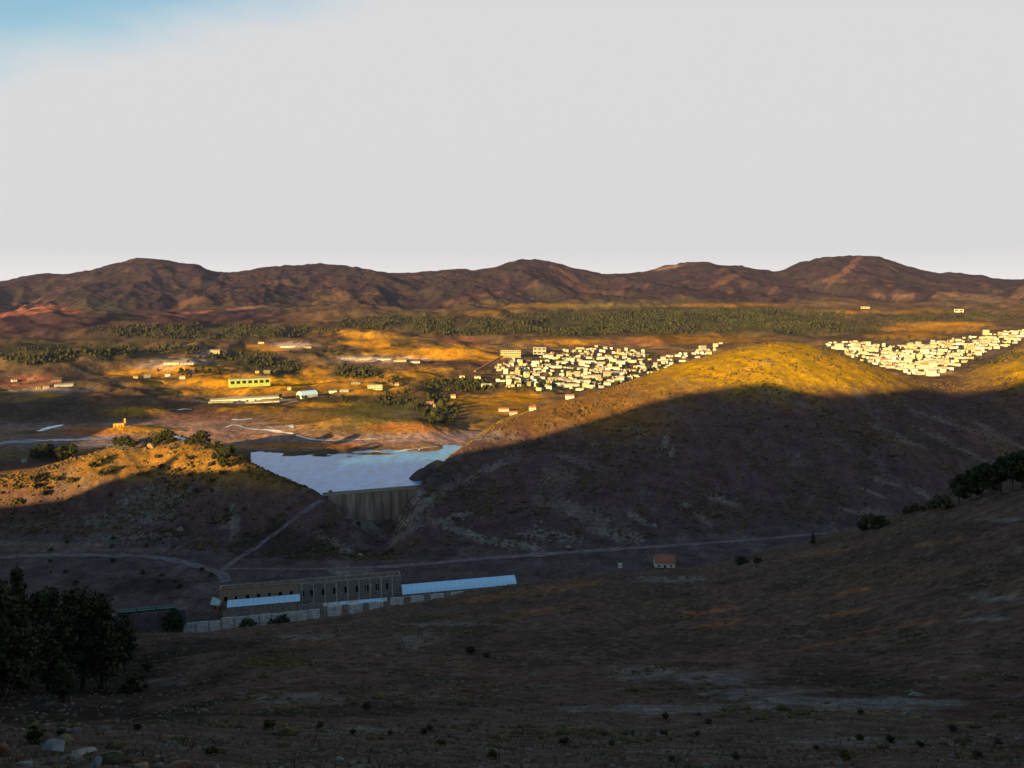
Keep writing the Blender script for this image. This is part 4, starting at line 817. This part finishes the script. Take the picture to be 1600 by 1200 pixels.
V = []; Fa = []; mi = []; k = 0; cnt = 0
for poly, n_, bx in ((PA, 150, (770, 1128, 535, 615)), (PB, 260, (1285, 1610, 515, 590))):
    c_ = 0; tr_ = 0
    while c_ < n_ and tr_ < 9000:
        tr_ += 1; px, py = random.uniform(bx[0], bx[1]), random.uniform(bx[2], bx[3]); py = snap(px, py, 'left' if px < 1200 else 'right')
        if not in_poly(px, py, poly): continue
        P = cast(px, py, 1650, 4200); rad = random.uniform(4.0, 6.0)
        if P[2] > -100 or any((P[0]-t[0])**2+(P[1]-t[1])**2 < (rad+t[2]*.8)**2 for t in taken): continue
        taken.append((P[0], P[1], rad)); c_ += 1; w, d_, h_ = random.uniform(3.5, 7), random.uniform(3.5, 5), random.uniform(4, 9)
        a_ = random.choice((0, .2, -.2, .5))-math.atan2(P[0], P[1])*.7; z0 = float(ground(P[0], P[1]))+CH-1.5; c0, s0 = math.cos(a_), math.sin(a_); rs = random.uniform(.5, 2.2)
        pts = [(-w,-d_,0),(w,-d_,0),(w,d_,0),(-w,d_,0),(-w,-d_,h_),(w,-d_,h_),(w,d_,h_),(-w,d_,h_),(-w,0,h_+rs),(w,0,h_+rs)]
        for x, y, z in pts: V.append((P[0]+x*c0-y*s0, P[1]+x*s0+y*c0, z0+z))
        fs = [((0,1,5,4),0),((1,2,6,5),0),((2,3,7,6),0),((3,0,4,7),0),((4,5,9,8),1),((6,7,8,9),1),((5,6,9,9),0),((7,4,8,8),0)]
        wm_ = random.choice((0, 0, 1, 3)); rm_ = random.choice((2, 3, 4))
        for f, t in fs:
            Fa.append([i+k for i in f] if f[2] != f[3] else [i+k for i in f[:3]]); mi.append(wm_ if t == 0 else rm_)
        k += 10
me = bpy.data.meshes.new('distant_houses'); me.from_pydata(V, [], Fa)
for m_ in (MT['white'], MT['cream'], MT['tile'], MT['stone2'], MT['flat']): me.materials.append(m_)
me.polygons.foreach_set('material_index', np.array(mi, np.int32)); me.update(); o = bpy.data.objects.new('distant_houses', me); C.objects.link(o); stuff(o)
# low sheds and blocks spread over the lit plain
for px, py, w, h_, m_, lab in [(545,561,44,6,'white','long pale shed at the left end of the pale row in mid plain'),(572,562,40,6,'cream','long pale shed second from left in the pale row in mid plain'),(600,563,44,7,'white','long pale shed in the middle of the pale row in mid plain'),(625,565,36,6,'cream','pale shed fourth in the pale row in mid plain'),(648,567,30,5,'white','short pale shed at the right end of the pale row in mid plain'),(268,570,40,9,'cream','yellowish shed at the left of the bright field left of the groves'),(292,570,34,8,'white','pale shed right of the yellowish one on the bright field'),(336,553,30,14,'cream','yellowish block above the groves behind the factory'),(350,552,16,9,'white','small pale block right of the yellowish one above the groves'),(452,543,60,8,'white','long pale shed on the bank right of the upper groves'),(480,544,26,7,'cream','short yellow shed at the right end of the bank'),(408,537,20,7,'cream','small yellow shed high on the plain above the bank'),(285,592,14,10,'white','white house at the left end of the tree row by the field'),(556,600,22,5,'cream','low pale wall like shed left of the two storey house'),(520,614,18,7,'stone2','grey shed right of the white vaulted hall'),(538,612,20,6,'white','pale shed second right of the white vaulted hall'),(452,609,8,9,'cream','tiny yellow hut just left of the white vaulted hall'),(410,629,70,4,'cream','low yellowish wall like shed below the long white warehouse'),(345,629,50,4,'cream','low yellowish shed at the left below the long white warehouse'),(88,597,22,6,'tile','reddish shed on the dark plain at far left'),(48,594,16,6,'tile','small reddish house left of the reddish shed at far left'),(22,596,12,7,'stone2','grey house nearest the left edge on the dark plain'),(680,636,9,8,'white','white cottage in the dark trees by the stream'),(694,638,12,7,'stone2','grey cottage right of the white one by the stream'),(746,592,16,8,'cream','yellow house at the foot of the conveyor bridge'),(760,604,26,9,'white','white house left below the town edge'),(722,590,12,7,'white','small white house left of the conveyor bridge')]:
    b = gable_house('shed' if w > 24 else 'house', w, 10, h_*.75, h_*.28, MT[m_], MT['flat'] if w > 14 else MT['tile'], [(x_*w, h_*.2, min(2, w*.12), h_*.3) for x_ in ((-.3, 0, .3) if w > 20 else (-.2, .2))]); place(b, px, py, random.uniform(-.1, .15)); tag(b, lab, 'shed' if w > 24 else 'house')
# ------------------------------------------------------------------ trees
def tree_proto(name, h, r, nleaf, ls, leafm, seed, kind='round', trunk=.3, lobes=9):
    g = np.random.default_rng(seed); root = empty(name, (0, 0, 0))
    mb = MB(); nseg = 5; pts = [Vector((0, 0, -.6))]
    for i in range(1, nseg+1): pts.append(Vector((g.normal(0, .02)*h, g.normal(0, .02)*h, h*.8*i/nseg)))
    rr = [h*.022*(1-.8*i/nseg) for i in range(nseg+1)]
    for i in range(nseg): mb.tube(pts[i], pts[i+1], rr[i], rr[i+1], 6)
    Lc = []
    for k in range(lobes):
        f = (k+.5)/lobes; a = k*2.4+g.uniform(-.4, .4)
        if kind == 'round': z = h*(trunk+(1-trunk)*(.15+.75*f)); q = r*math.sin(math.pi*(.2+.75*f))*.62; lr = r*g.uniform(.26, .52)
        elif kind == 'cone': z = h*(trunk+(1-trunk)*(.05+.9*f)); q = r*(1-f)*.55; lr = r*(.62-.42*f)
        else: z = h*g.uniform(.25, .75); q = r*g.uniform(.1, .6); lr = r*g.uniform(.35, .6)
        c = Vector((q*math.cos(a), q*math.sin(a), z)); Lc.append((c, lr))
        j = min(nseg-1, int(z/h/.8*nseg*.7)); mb.tube(pts[j], c, rr[j]*.5, rr[j]*.15, 5)
    mb.build('trunk', MT['bark'], root, True)
    ce = np.array([c[:] for c, _ in Lc]); lr = np.array([l for _, l in Lc])
    i = g.integers(0, len(ce), nleaf); u = g.normal(size=(nleaf, 3)); u /= np.linalg.norm(u, axis=1)[:, None]
    rad = .45+.75*g.uniform(0, 1, nleaf)**1.3; P = ce[i]+u*(lr[i]*rad)[:, None]*np.array([1, 1, .72])
    nn = u+g.normal(size=(nleaf, 3))*.7; nn /= np.linalg.norm(nn, axis=1)[:, None]
    t = np.cross(nn, g.normal(size=(nleaf, 3))); t /= np.linalg.norm(t, axis=1)[:, None]; b = np.cross(nn, t)
    s = ls*g.uniform(.6, 1.4, nleaf)[:, None]
    V = np.stack([P-t*s-b*s*.6, P+t*s-b*s*.5, P+t*s*.7+b*s, P-t*s*.8+b*s*.7], 1).reshape(-1, 3)
    o = np_mesh('crown', V, np.arange(nleaf*4).reshape(-1, 4), leafm); o.parent = root
    root['h'] = h; return root
PROTO = {}
def proto(key):
    if key not in PROTO:
        a = dict(big1=('tall_tree', 30, 6, 4600, .34, MT['leafdark'], 1, 'round', .06, 22), big2=('tall_tree', 26, 6.3, 4600, .36, MT['leafdark'], 2, 'round', .03, 22), big3=('tall_tree', 32, 4.6, 4600, .34, MT['leafdark'], 3, 'cone', .05, 24),
                 mid1=('pine_tree', 16, 5, 1000, .5, MT['leaf'], 4, 'round', .25, 10), mid2=('pine_tree', 16, 6, 1100, .52, MT['leaf'], 5, 'round', .12, 11), mid3=('pine_tree', 18, 4.2, 900, .5, MT['leaf'], 6, 'cone', .12, 10),
                 bushd=('bush', 4, 3, 260, .45, MT['leafdark'], 7, 'bush', .0, 8), bushg=('bush', 4, 3.4, 220, .5, MT['leafgold'], 8, 'bush', 0, 8), far1=('plain_tree', 10, 4.2, 90, 1.2, MT['leaf'], 9, 'round', .12, 6),
                 tuft=('small_bush', 1, .75, 150, .12, MT['leafdark'], 10, 'bush', 0, 6), tuft2=('small_bush', 1, .9, 150, .12, MT['leafgold'], 12, 'bush', 0, 6))[key]
        PROTO[key] = [tree_proto(*a), False]
    p = PROTO[key]
    if not p[1]: p[1] = True; return p[0]
    return copy_tree(p[0])
def put_tree(key, P, h, label, cat, group, sink=.2):
    o = proto(key); s = h/o['h']; o.location = (float(P[0]), float(P[1]), float(ground(P[0], P[1]))+CH-sink*s)
    o.scale = (s*random.uniform(.9, 1.15), s*random.uniform(.9, 1.15), s); o.rotation_euler = (0, 0, random.uniform(0, 6.28)); tag(o, label, cat, group); return o
# hilltop trees beside the reservoir
for i, (px, py, hp) in enumerate([(181,700,16),(190,700,17),(200,700,18),(208,702,14),(246,697,17),(253,695,19),(261,694,22),(269,694,20),(305,697,18),(313,696,22),(321,697,23),(340,712,22),(347,716,18),(355,718,18),(362,715,20),(345,728,18),(351,733,20),(335,722,14),(378,722,13),(291,696,9),(298,697,8)]):
    P = cast(px, py, 850, 1340); put_tree(random.choice(['mid1', 'mid2', 'mid2']), P, hp*math.hypot(P[0], P[1])/F*1.05, ('dark pine left of the golden crag on the hill crest' if px < 225 else 'dark pine just right of the golden crag on the hill crest' if px < 280 else 'dark pine in the pair of clumps at the middle of the hill crest' if px < 328 else 'dark pine at the right shoulder of the hill above the reservoir'), 'tree', 'pines along the crest of the hill left of the dam')
for i in range(20):
    px = random.uniform(34, 116); py = random.uniform(713, 722); P = cast(px, py, 1230, 1600); put_tree(random.choice(['mid1', 'mid2']), P, random.uniform(16, 24), 'dark pine in the dense clump at the left edge of the mud flats', 'tree', 'pines in the clump at the left edge')
for i in range(32):
    px = random.uniform(5, 350); py = np.interp(px, [0, 60, 150, 240, 350], [760, 742, 722, 700, 722])+abs(random.gauss(0, 26)); P = cast(px, py, 850, 1340)
    put_tree('bushg' if random.random() < .6 else 'bushd', P, random.uniform(4, 8), ('olive bush on the low left end of the hill left of the dam' if px < 120 else 'olive bush on the sunlit middle slope of the hill left of the dam' if px < 235 else 'olive bush under the crest pines of the hill left of the dam'), 'bush', 'bushes on the hill left of the dam')
for i in range(34):
    px, py = (random.uniform(0, 330), random.uniform(842, 930)) if i < 20 else (random.uniform(380, 680), random.uniform(815, 872))
    P = cast(px, py, 640, 1150); put_tree('bushd', P, random.uniform(2, 5.5), 'dark bush in the shaded valley '+('left of the road fork' if i < 20 else 'below the dam'), 'bush', 'bushes on the valley floor')
# trees on the right crest of the near slope
for px, py, hp, k, lab in [(1499,786,44,'mid2','broad dark tree at the left end of the row on the right crest'),(1517,782,48,'mid2','second dark tree from the left in the row on the right crest'),(1534,777,50,'mid1','third dark tree from the left in the row on the right crest'),(1549,774,36,'mid2','lowest dark tree in the middle of the row on the right crest'),(1564,771,54,'mid1','tall dark tree right of the middle of the row on the right crest'),(1582,767,56,'mid1','tallest dark tree near the right edge on the crest'),(1598,762,54,'mid2','dark tree cut by the right edge of the photograph on the crest'),(1478,795,22,'bushd','low dark bush left of the row of trees on the right crest'),(1352,828,26,'bushd','dark bush on the crest where the valley road disappears'),(1367,826,22,'bushd','second dark bush on the crest right of where the road disappears'),(1270,852,20,'mid3','small dark tree standing before the valley road'),(1156,883,16,'bushd','round dark bush on the crest right of the red roofed house'),(1182,879,10,'bushd','small dark bush right of the round bush on the crest')]:
    P = cast(px, py, 300, 600); put_tree(k, P, hp*math.hypot(P[0], P[1])/F*.98, lab, 'tree' if k[0] == 'm' else 'bush', 'trees and bushes on the right crest')
for px in (1415, 1430, 1442, 1456, 1468): 
    P = cast(px, np.interp(px, [1400, 1470], [806, 792]), 300, 600); put_tree('bushd', P, random.uniform(2.5, 5), 'low dark scrub bush on the rising right crest', 'bush', 'low bushes along the right crest')
# dark trees of the near hollow
for px, py, hp, k, lab in [(8,1090,200,'big2','tall dark tree cut by the left edge of the photograph'),(40,1085,218,'big3','tallest dark pointed tree at the left edge'),(78,1080,180,'big2','broad dark tree right of the tallest one at the left edge'),(128,1078,186,'big1','dark tree with a tall crown in the middle of the left group'),(160,1076,172,'big2','dark round tree at the right of the left group'),(100,1096,72,'big2','low dark tree in front of the left group'),(205,1080,32,'bushd','dark bush on the slope right of the left group'),(196,1050,110,'big1','lower dark tree at the right end of the left group')]:
    P = cast(px, py, 60, 420); put_tree(k, P, hp*math.hypot(P[0], P[1])/F*.88, lab, 'tree' if k[0] == 'b' and k != 'bushd' else 'bush', 'dark trees of the left hollow', .5)
for px, py, hp, yo_, lab in [(268,992,38,-7,'dark bushy tree at the left end of the pale retaining wall'),(380,990,22,-5,'round dark bush before the pale retaining wall'),(438,980,20,-5,'dark bush at the right end of the pale retaining wall'),(345,993,8,-6,'low dark bush at the foot of the pale retaining wall')]:
    x = wx(px, yo_); p = WQ0+WU*x+WN*yo_; o = put_tree('bushd' if hp < 30 else 'mid2', p, hp*.64, lab, 'bush', 'bushes by the retaining wall')
    o.location.z = wz(px, py, yo_)+CH-1.0
# single trees on the plain
for i in range(150):
    cx, cy, sx, sy = random.choice([(340,560,40,10),(400,568,40,12),(430,575,30,10),(560,585,35,10),(615,536,14,6),(700,608,60,12),(740,600,40,10),(640,640,40,14),(300,585,40,4),(290,583,40,4),(690,645,30,16),(270,548,40,6),(170,552,40,10),(520,550,40,5),(620,598,14,5),(860,610,40,6),(480,628,40,5)])
    px = random.gauss(cx, sx*.6); py = random.gauss(cy, sy*.6)
    if 0 < px < 900 and 540 < py < 668: P = cast(px, py, 1250, 3300); put_tree('far1', P, random.uniform(8, 15), 'dark tree '+{340:'in the grove left above the yellow factory',400:'in the grove behind the yellow factory',430:'in the grove right above the yellow factory',560:'among the scrub between factory and two storey house',615:'beside the lone two storey house',700:'in the green hollow left below the town',740:'at the left foot of the town',640:'on the green mound beyond the reservoir',300:'in the row by the white house on the lit field',290:'in the row by the white house on the lit field',690:'by the stream at the right of the green mound',270:'on the dark rise at the left of the plain',170:'on the wooded knoll at the far left',520:'beside the pale spoil bank in mid plain',860:'on the slope under the left town',480:'left of the green mound beyond the mud flats'}[cx if cx != 620 else 615], 'tree', 'single trees on the plain')
# woods: far too many to count
def wood(name, boxes, hh, dmin, dmax):
    V = []; Fa = []; k = 0
    for cx, cy, rx, ry, n in boxes:
        for i in range(n):
            a = rng.uniform(0, 2*math.pi); q = math.sqrt(rng.uniform()); px = cx+rx*q*math.cos(a); py = cy+ry*q*math.sin(a)
            if not -60 < px < 1660: continue
            P = cast(px, py, dmin, dmax)
            if perlin(P[0]/140, P[1]/320, 91) + .5*perlin(P[0]/45, P[1]/90, 92) < rng.uniform(-.55, .25): continue
            hgt = hh*math.exp(rng.normal(-.1, .35)); r = hgt*rng.uniform(.3, .48)
            v = ICO1*rng.uniform(.72, 1.28, (12, 1))*np.array([r, r, hgt*.5])+np.array([P[0], P[1], ground(P[0], P[1])+CH+hgt*.42]) if hgt > 7 else OCT*rng.uniform(.6, 1.3, (6, 1))*np.array([r, r, hgt*.5])+np.array([P[0], P[1], ground(P[0], P[1])+CH+hgt*.4])
            V.append(v); Fa.append((ICO1F if len(v) == 12 else OCTF)+k); k += len(v)
    return stuff(np_mesh(name, np.concatenate(V), np.concatenate(Fa), MT['leaffar']))
wood('wood', [(1000,503,260,19,7800),(880,512,110,14,2000),(1150,497,190,15,3800),(1320,512,70,8,600),(1260,515,60,8,400),(1500,495,100,8,600),(1300,500,160,8,700)], 7.6, 2900, 5600)
wood('town_greenery', [(935,575,130,30,620),(1450,550,160,24,620),(830,605,60,8,60)], 7.5, 1700, 3400)
wood('wood', [(330,518,200,12,1900),(640,505,110,12,1200),(720,515,80,10,700),(60,556,60,16,220),(170,550,45,12,260),(380,560,55,12,330),(430,575,40,9,160),(280,548,50,6,160),(560,582,40,10,150),(720,603,60,10,160),(640,625,60,14,120),(690,650,30,14,90)], 8, 1400, 5600)
# ------------------------------------------------------------------ scrub, stones and tufts that nobody could count
def scatter(name, N, sampler, size, m_, shape='ico', flat=.7, sink=.3, smooth=False):
    X, Y, S = sampler(N); z = ground(X, Y); Vb, Fb = (ICO1, ICO1F) if shape == 'ico' else (OCT, OCTF)
    n = len(X); nv = len(Vb); rot = rng.uniform(0, 6.28, n); c, s = np.cos(rot), np.sin(rot)
    V = Vb[None]*rng.uniform(.65, 1.35, (n, nv, 1)); V = V*(size*S)[:, None, None]; V[..., 2] *= flat
    x = V[..., 0]*c[:, None]-V[..., 1]*s[:, None]; y = V[..., 0]*s[:, None]*1.0+V[..., 1]*c[:, None]
    V = np.stack([x+X[:, None], y+Y[:, None], V[..., 2]+z[:, None]+CH+(size*S*flat*(1-2*sink))[:, None]], -1).reshape(-1, 3)
    Fa = (Fb[None]+(np.arange(n)*nv)[:, None, None]).reshape(-1, 3)
    return stuff(np_mesh(name, V, Fa, m_))
def in_zone(t0, t1, az0, az1, dens=None, hmin=None):
    rows, cs = np.nonzero((TT[:, :NF] > t0) & (TT[:, :NF] < t1) & (azf[None, :NF] > az0) & (azf[None, :NF] < az1))
    wgt = GD[rows, cs]*np.gradient(DD)[rows]
    if dens is not None: wgt = wgt*dens[rows, cs]
    wgt = wgt/wgt.sum()
    def f(N):
        i = rng.choice(len(rows), N, p=wgt); d = DD[rows[i]]+rng.uniform(-.5, .5, N)*np.gradient(DD)[rows[i]]; a = azf[cs[i]]+rng.uniform(-.5, .5, N)*.00175
        return d*np.sin(a), d*np.cos(a), np.exp(rng.normal(0, .45, N))
    return f
dn_ = np.clip(.25+nA+nB, .02, 1)
scatter('heath_scrub', 15000, in_zone(kH-.2, kC+.25, az_gap, .72, dn_), 1.25, MT['scrubm'], 'oct', .7, .3)
scatter('heath_scrub', 4800, in_zone(kH-.4, kC+.25, -.70, az_gap, dn_), 1.2, MT['scrubm'], 'oct', .75, .3)
def spots(lst, dmin, dmax):
    def f(N):
        X = []; Y = []; S = []
        per = max(1, N//len(lst))
        for cx, cy, rx, ry, an in lst:
            for k in range(per):
                u, v = rng.normal(0, .5, 2); px = cx+rx*u*math.cos(an)-ry*v*math.sin(an); py = cy+rx*u*math.sin(an)+ry*v*math.cos(an)
                P = cast(px, py, dmin, dmax); X.append(P[0]); Y.append(P[1]); S.append(math.exp(rng.normal(0, .5)))
        return np.array(X), np.array(Y), np.array(S)
    return f
scatter('loose_rocks', 2100, spots([(560,805,50,12,.6),(600,790,40,8,.7),(525,850,40,9,.5),(700,812,40,6,-.3),(720,830,45,8,.35),(790,848,60,8,.15),(860,838,50,10,.6),(965,835,45,10,.6),(1000,812,25,6,.5),(905,800,70,20,.3),(690,770,40,10,-.8),(760,735,40,8,-.6),(1040,690,8,14,.3),(1050,708,6,8,.3),(1130,782,30,8,.3),(1070,790,14,6,.2),(1380,752,30,6,.3),(1440,770,25,8,.5),(1480,660,70,8,.35),(1400,680,60,6,.4),(1560,690,60,10,.5),(240,780,50,16,0),(180,815,60,14,0),(240,805,40,12,0),(300,770,60,20,.3),(640,800,40,12,-.7),(870,745,40,26,0),(200,835,90,8,0)], 650, 1800), .85, MT['rock'], 'oct', .7, .25)
scatter('pebbles', 3600, in_zone(1.6, 3.6, -.64, .66, np.clip(.15+nF+nW, .02, 1)*np.clip(60/GD, 0, 1.5)), .085, MT['dull_rock'], 'ico', .65, .3)
scatter('slope_stones', 6000, in_zone(2.8, kF+.1, -.64, .66, np.clip(nX+nF*.5, .005, 1)), .26, MT['dull_rock'], 'oct', .6, .3)
scatter('low_scrub', 9000, in_zone(2.2, kF+.15, -.64, .66, np.clip(nW+nA, .02, 1)), .42, MT['grass'], 'oct', .55, .35)
def tufts(N):
    X, Y, S = in_zone(1.6, 3.4, -.64, .66, np.clip(.2+nF, .02, 1)*np.clip(70/GD, 0, 2))(N); V = []; z = ground(X, Y)+CH
    nb = 6; a = rng.uniform(0, 6.28, (N, nb)); l = rng.uniform(.08, .26, (N, nb))*S[:, None]; sp = rng.uniform(.05, .25, (N, nb)); w = .02
    bx = X[:, None]+.06*np.cos(a); by = Y[:, None]+.06*np.sin(a); zz = np.repeat(z[:, None], nb, 1)-.02
    V = np.stack([np.stack([bx-w*np.sin(a), by+w*np.cos(a), zz], -1), np.stack([bx+w*np.sin(a), by-w*np.cos(a), zz], -1), np.stack([bx+sp*np.cos(a), by+sp*np.sin(a), zz+l], -1)], 2)
    return stuff(np_mesh('dry_grass', V.reshape(-1, 3), np.arange(N*nb*3).reshape(-1, 3), MT['grass']))
tufts(9000)
# small bushes of the near slope
for i, (px, py, hp, k) in enumerate([(95,1150,10,'tuft'),(215,1141,9,'tuft'),(500,1140,11,'tuft'),(552,1148,8,'tuft'),(610,1149,8,'tuft'),(662,1148,10,'tuft'),(672,1142,8,'tuft'),(1040,1124,9,'tuft'),(988,1149,7,'tuft'),(1037,1150,9,'tuft2'),(1090,1151,8,'tuft'),(1106,1132,9,'tuft'),(882,1164,12,'tuft2'),(955,1166,8,'tuft'),(1343,1157,9,'tuft'),(1391,1161,10,'tuft'),(1320,1188,13,'tuft2'),(1488,1143,9,'tuft'),(573,1108,10,'tuft'),(420,1140,14,'tuft2'),(1438,1168,8,'tuft'),(1527,1184,9,'tuft'),(1275,1172,7,'tuft'),(690,1165,9,'tuft2'),(770,1185,12,'tuft2'),(1150,1187,10,'tuft'),(330,1180,12,'tuft2'),(1050,1192,10,'tuft'),(1560,1165,9,'tuft'),(735,1022,12,'tuft'),(760,1030,10,'tuft'),(1345,1117,8,'tuft'),(230,1035,12,'tuft')]):
    P = cast(px, py, 25, 260); put_tree(k, P, hp*math.hypot(P[0], P[1])/F*1.15, 'small dark bush '+('far down the bare near slope' if py < 1060 else 'on the near slope just under the pale track' if py < 1135 else 'low on the bare near slope')+(' at the left' if px < 450 else ' left of the middle' if px < 800 else ' right of the middle' if px < 1200 else ' at the right'), 'bush', 'small bushes on the near slope', .05)
P = cast(56, 1163, 20, 80); put_tree('tuft', P, 24*math.hypot(P[0], P[1])/F, 'dark bush between the boulders at the bottom left corner', 'bush', None, .05)
# boulders
def boulder(px, py, wpx, hpx, m_, label, seed, depth=.8, rz=0, tilt=0):
    g = np.random.default_rng(seed); P = cast(px, py, 20, 140); k = math.hypot(P[0], P[1], P[2])/F
    v = ICO3.copy(); n = perlin(v[:, 0]*1.1+seed*3.1, v[:, 1]*1.1+v[:, 2]*1.7, seed)*.22+perlin(v[:, 0]*3+seed, v[:, 1]*3-v[:, 2]*3.3, seed+3)*.13
    v = v*(1+n)[:, None]
    for j in range(15):                      # broken faces
        d = g.normal(size=3); d /= np.linalg.norm(d); q = v@d; lim = g.uniform(.28, .56); v -= np.maximum(q-lim, 0)[:, None]*d*.92
    v += (perlin(v[:, 0]*9+seed, v[:, 1]*9+v[:, 2]*7, seed+5)*.03)[:, None]
    v *= np.array([wpx*k*.64, wpx*k*.64*depth, hpx*k*.62])
    o = np_mesh('boulder', v, ICO3F, m_); o.location = (P[0], P[1], P[2]+CH+hpx*k*.12); o.rotation_euler = (tilt, tilt*.6, rz); tag(o, label, 'boulder', 'boulders at the bottom left corner'); return o
R_ = MT
for a in [(3,1182,30,44,R_['rocko'],'large rust orange boulder cut by the left edge'),(20,1188,22,20,R_['rocky'],'round yellowish boulder beside the large orange one'),(100,1164,40,26,R_['rocky'],'tan boulder with a peaked top, highest of the corner group'),(86,1172,44,16,R_['rockb'],'pale grey slab leaning under the tan peaked boulder'),(108,1187,36,16,R_['rock'],'pale flat boulder in the middle of the corner group'),(172,1192,66,30,R_['rockg'],'broad mossy yellow green boulder right of the corner group'),(150,1196,22,22,R_['rockb'],'small grey boulder leaning on the mossy one'),(220,1203,44,18,R_['rocky'],'brown boulder at the bottom right of the mossy one'),(268,1204,40,16,R_['rocko'],'rust red boulder at the bottom edge'),(302,1204,22,14,R_['rock'],'small grey boulder right of the rust red one'),(40,1197,26,14,R_['rockb'],'small pale boulder low at the left edge'),(72,1196,24,12,R_['rock'],'small grey boulder below the pale flat one'),(125,1178,60,14,R_['stone'],'long dark brown boulder behind the pale flat one'),(10,1204,34,16,R_['rockg'],'mossy dark boulder in the very corner'),(120,1204,40,14,R_['rockg'],'low mossy boulder at the bottom edge left of the grey one'),(205,1192,24,12,R_['rocko'],'small rusty boulder between the mossy and brown ones'),(340,1205,26,10,R_['rock'],'flat grey stone alone at the bottom edge')]:
    boulder(*a, seed=int(a[0]*3+a[1]), rz=random.uniform(0, 3), tilt=random.uniform(-.2, .2))
def outcrop(px, py, wpx, hpx, m_, label, dmin, dmax, seed, name='rock_outcrop', cat='rock', group=None):
    o = boulder(px, py, wpx, hpx, m_, label, seed); P = cast(px, py, dmin, dmax); k0 = cast(px, py, 20, 140); s = math.hypot(*P)/max(1, math.hypot(*k0))
    o.location = (P[0], P[1], P[2]+CH); o.scale = (s, s, s); o.name = name; o['category'] = cat
    if group: o['group'] = group
    else: del o['group']
    return o
outcrop(1432,1087,26,4,MT['dull_rock'],'long pale rock slab half buried in the right of the near slope',40,200,61)
outcrop(1480,1097,20,4,MT['dull_rock'],'grey pale rock slab with a yellow end right of the long slab',40,200,62)
outcrop(238,698,22,16,R_['rocky'],'golden rock crag on the summit of the hill left of the dam',900,1340,63)
outcrop(228,702,12,10,R_['rocky'],'smaller golden rock left of the summit crag',900,1340,64)
outcrop(655,703,6,5,R_['stone'],'dark rock islet in the shallow end of the reservoir',1150,1350,65,'islet','rock')

# ------------------------------------------------------------------ the air
hb = MB().box(-16500, 16500, -16500, 16500, CH-420, CH+420).build('haze', []); stuff(hb)
m_ = bpy.data.materials.new('thin_air'); m_.use_nodes = True; nt = m_.node_tree; nt.nodes.clear()
ov = nt.nodes.new('ShaderNodeOutputMaterial'); pv = nt.nodes.new('ShaderNodeVolumePrincipled')
pv.inputs['Density'].default_value = HAZE; pv.inputs['Color'].default_value = (.46, .50, 1.0, 1); pv.inputs['Anisotropy'].default_value = 0.0
nt.links.new(pv.outputs[0], ov.inputs['Volume']); hb.data.materials.append(m_)
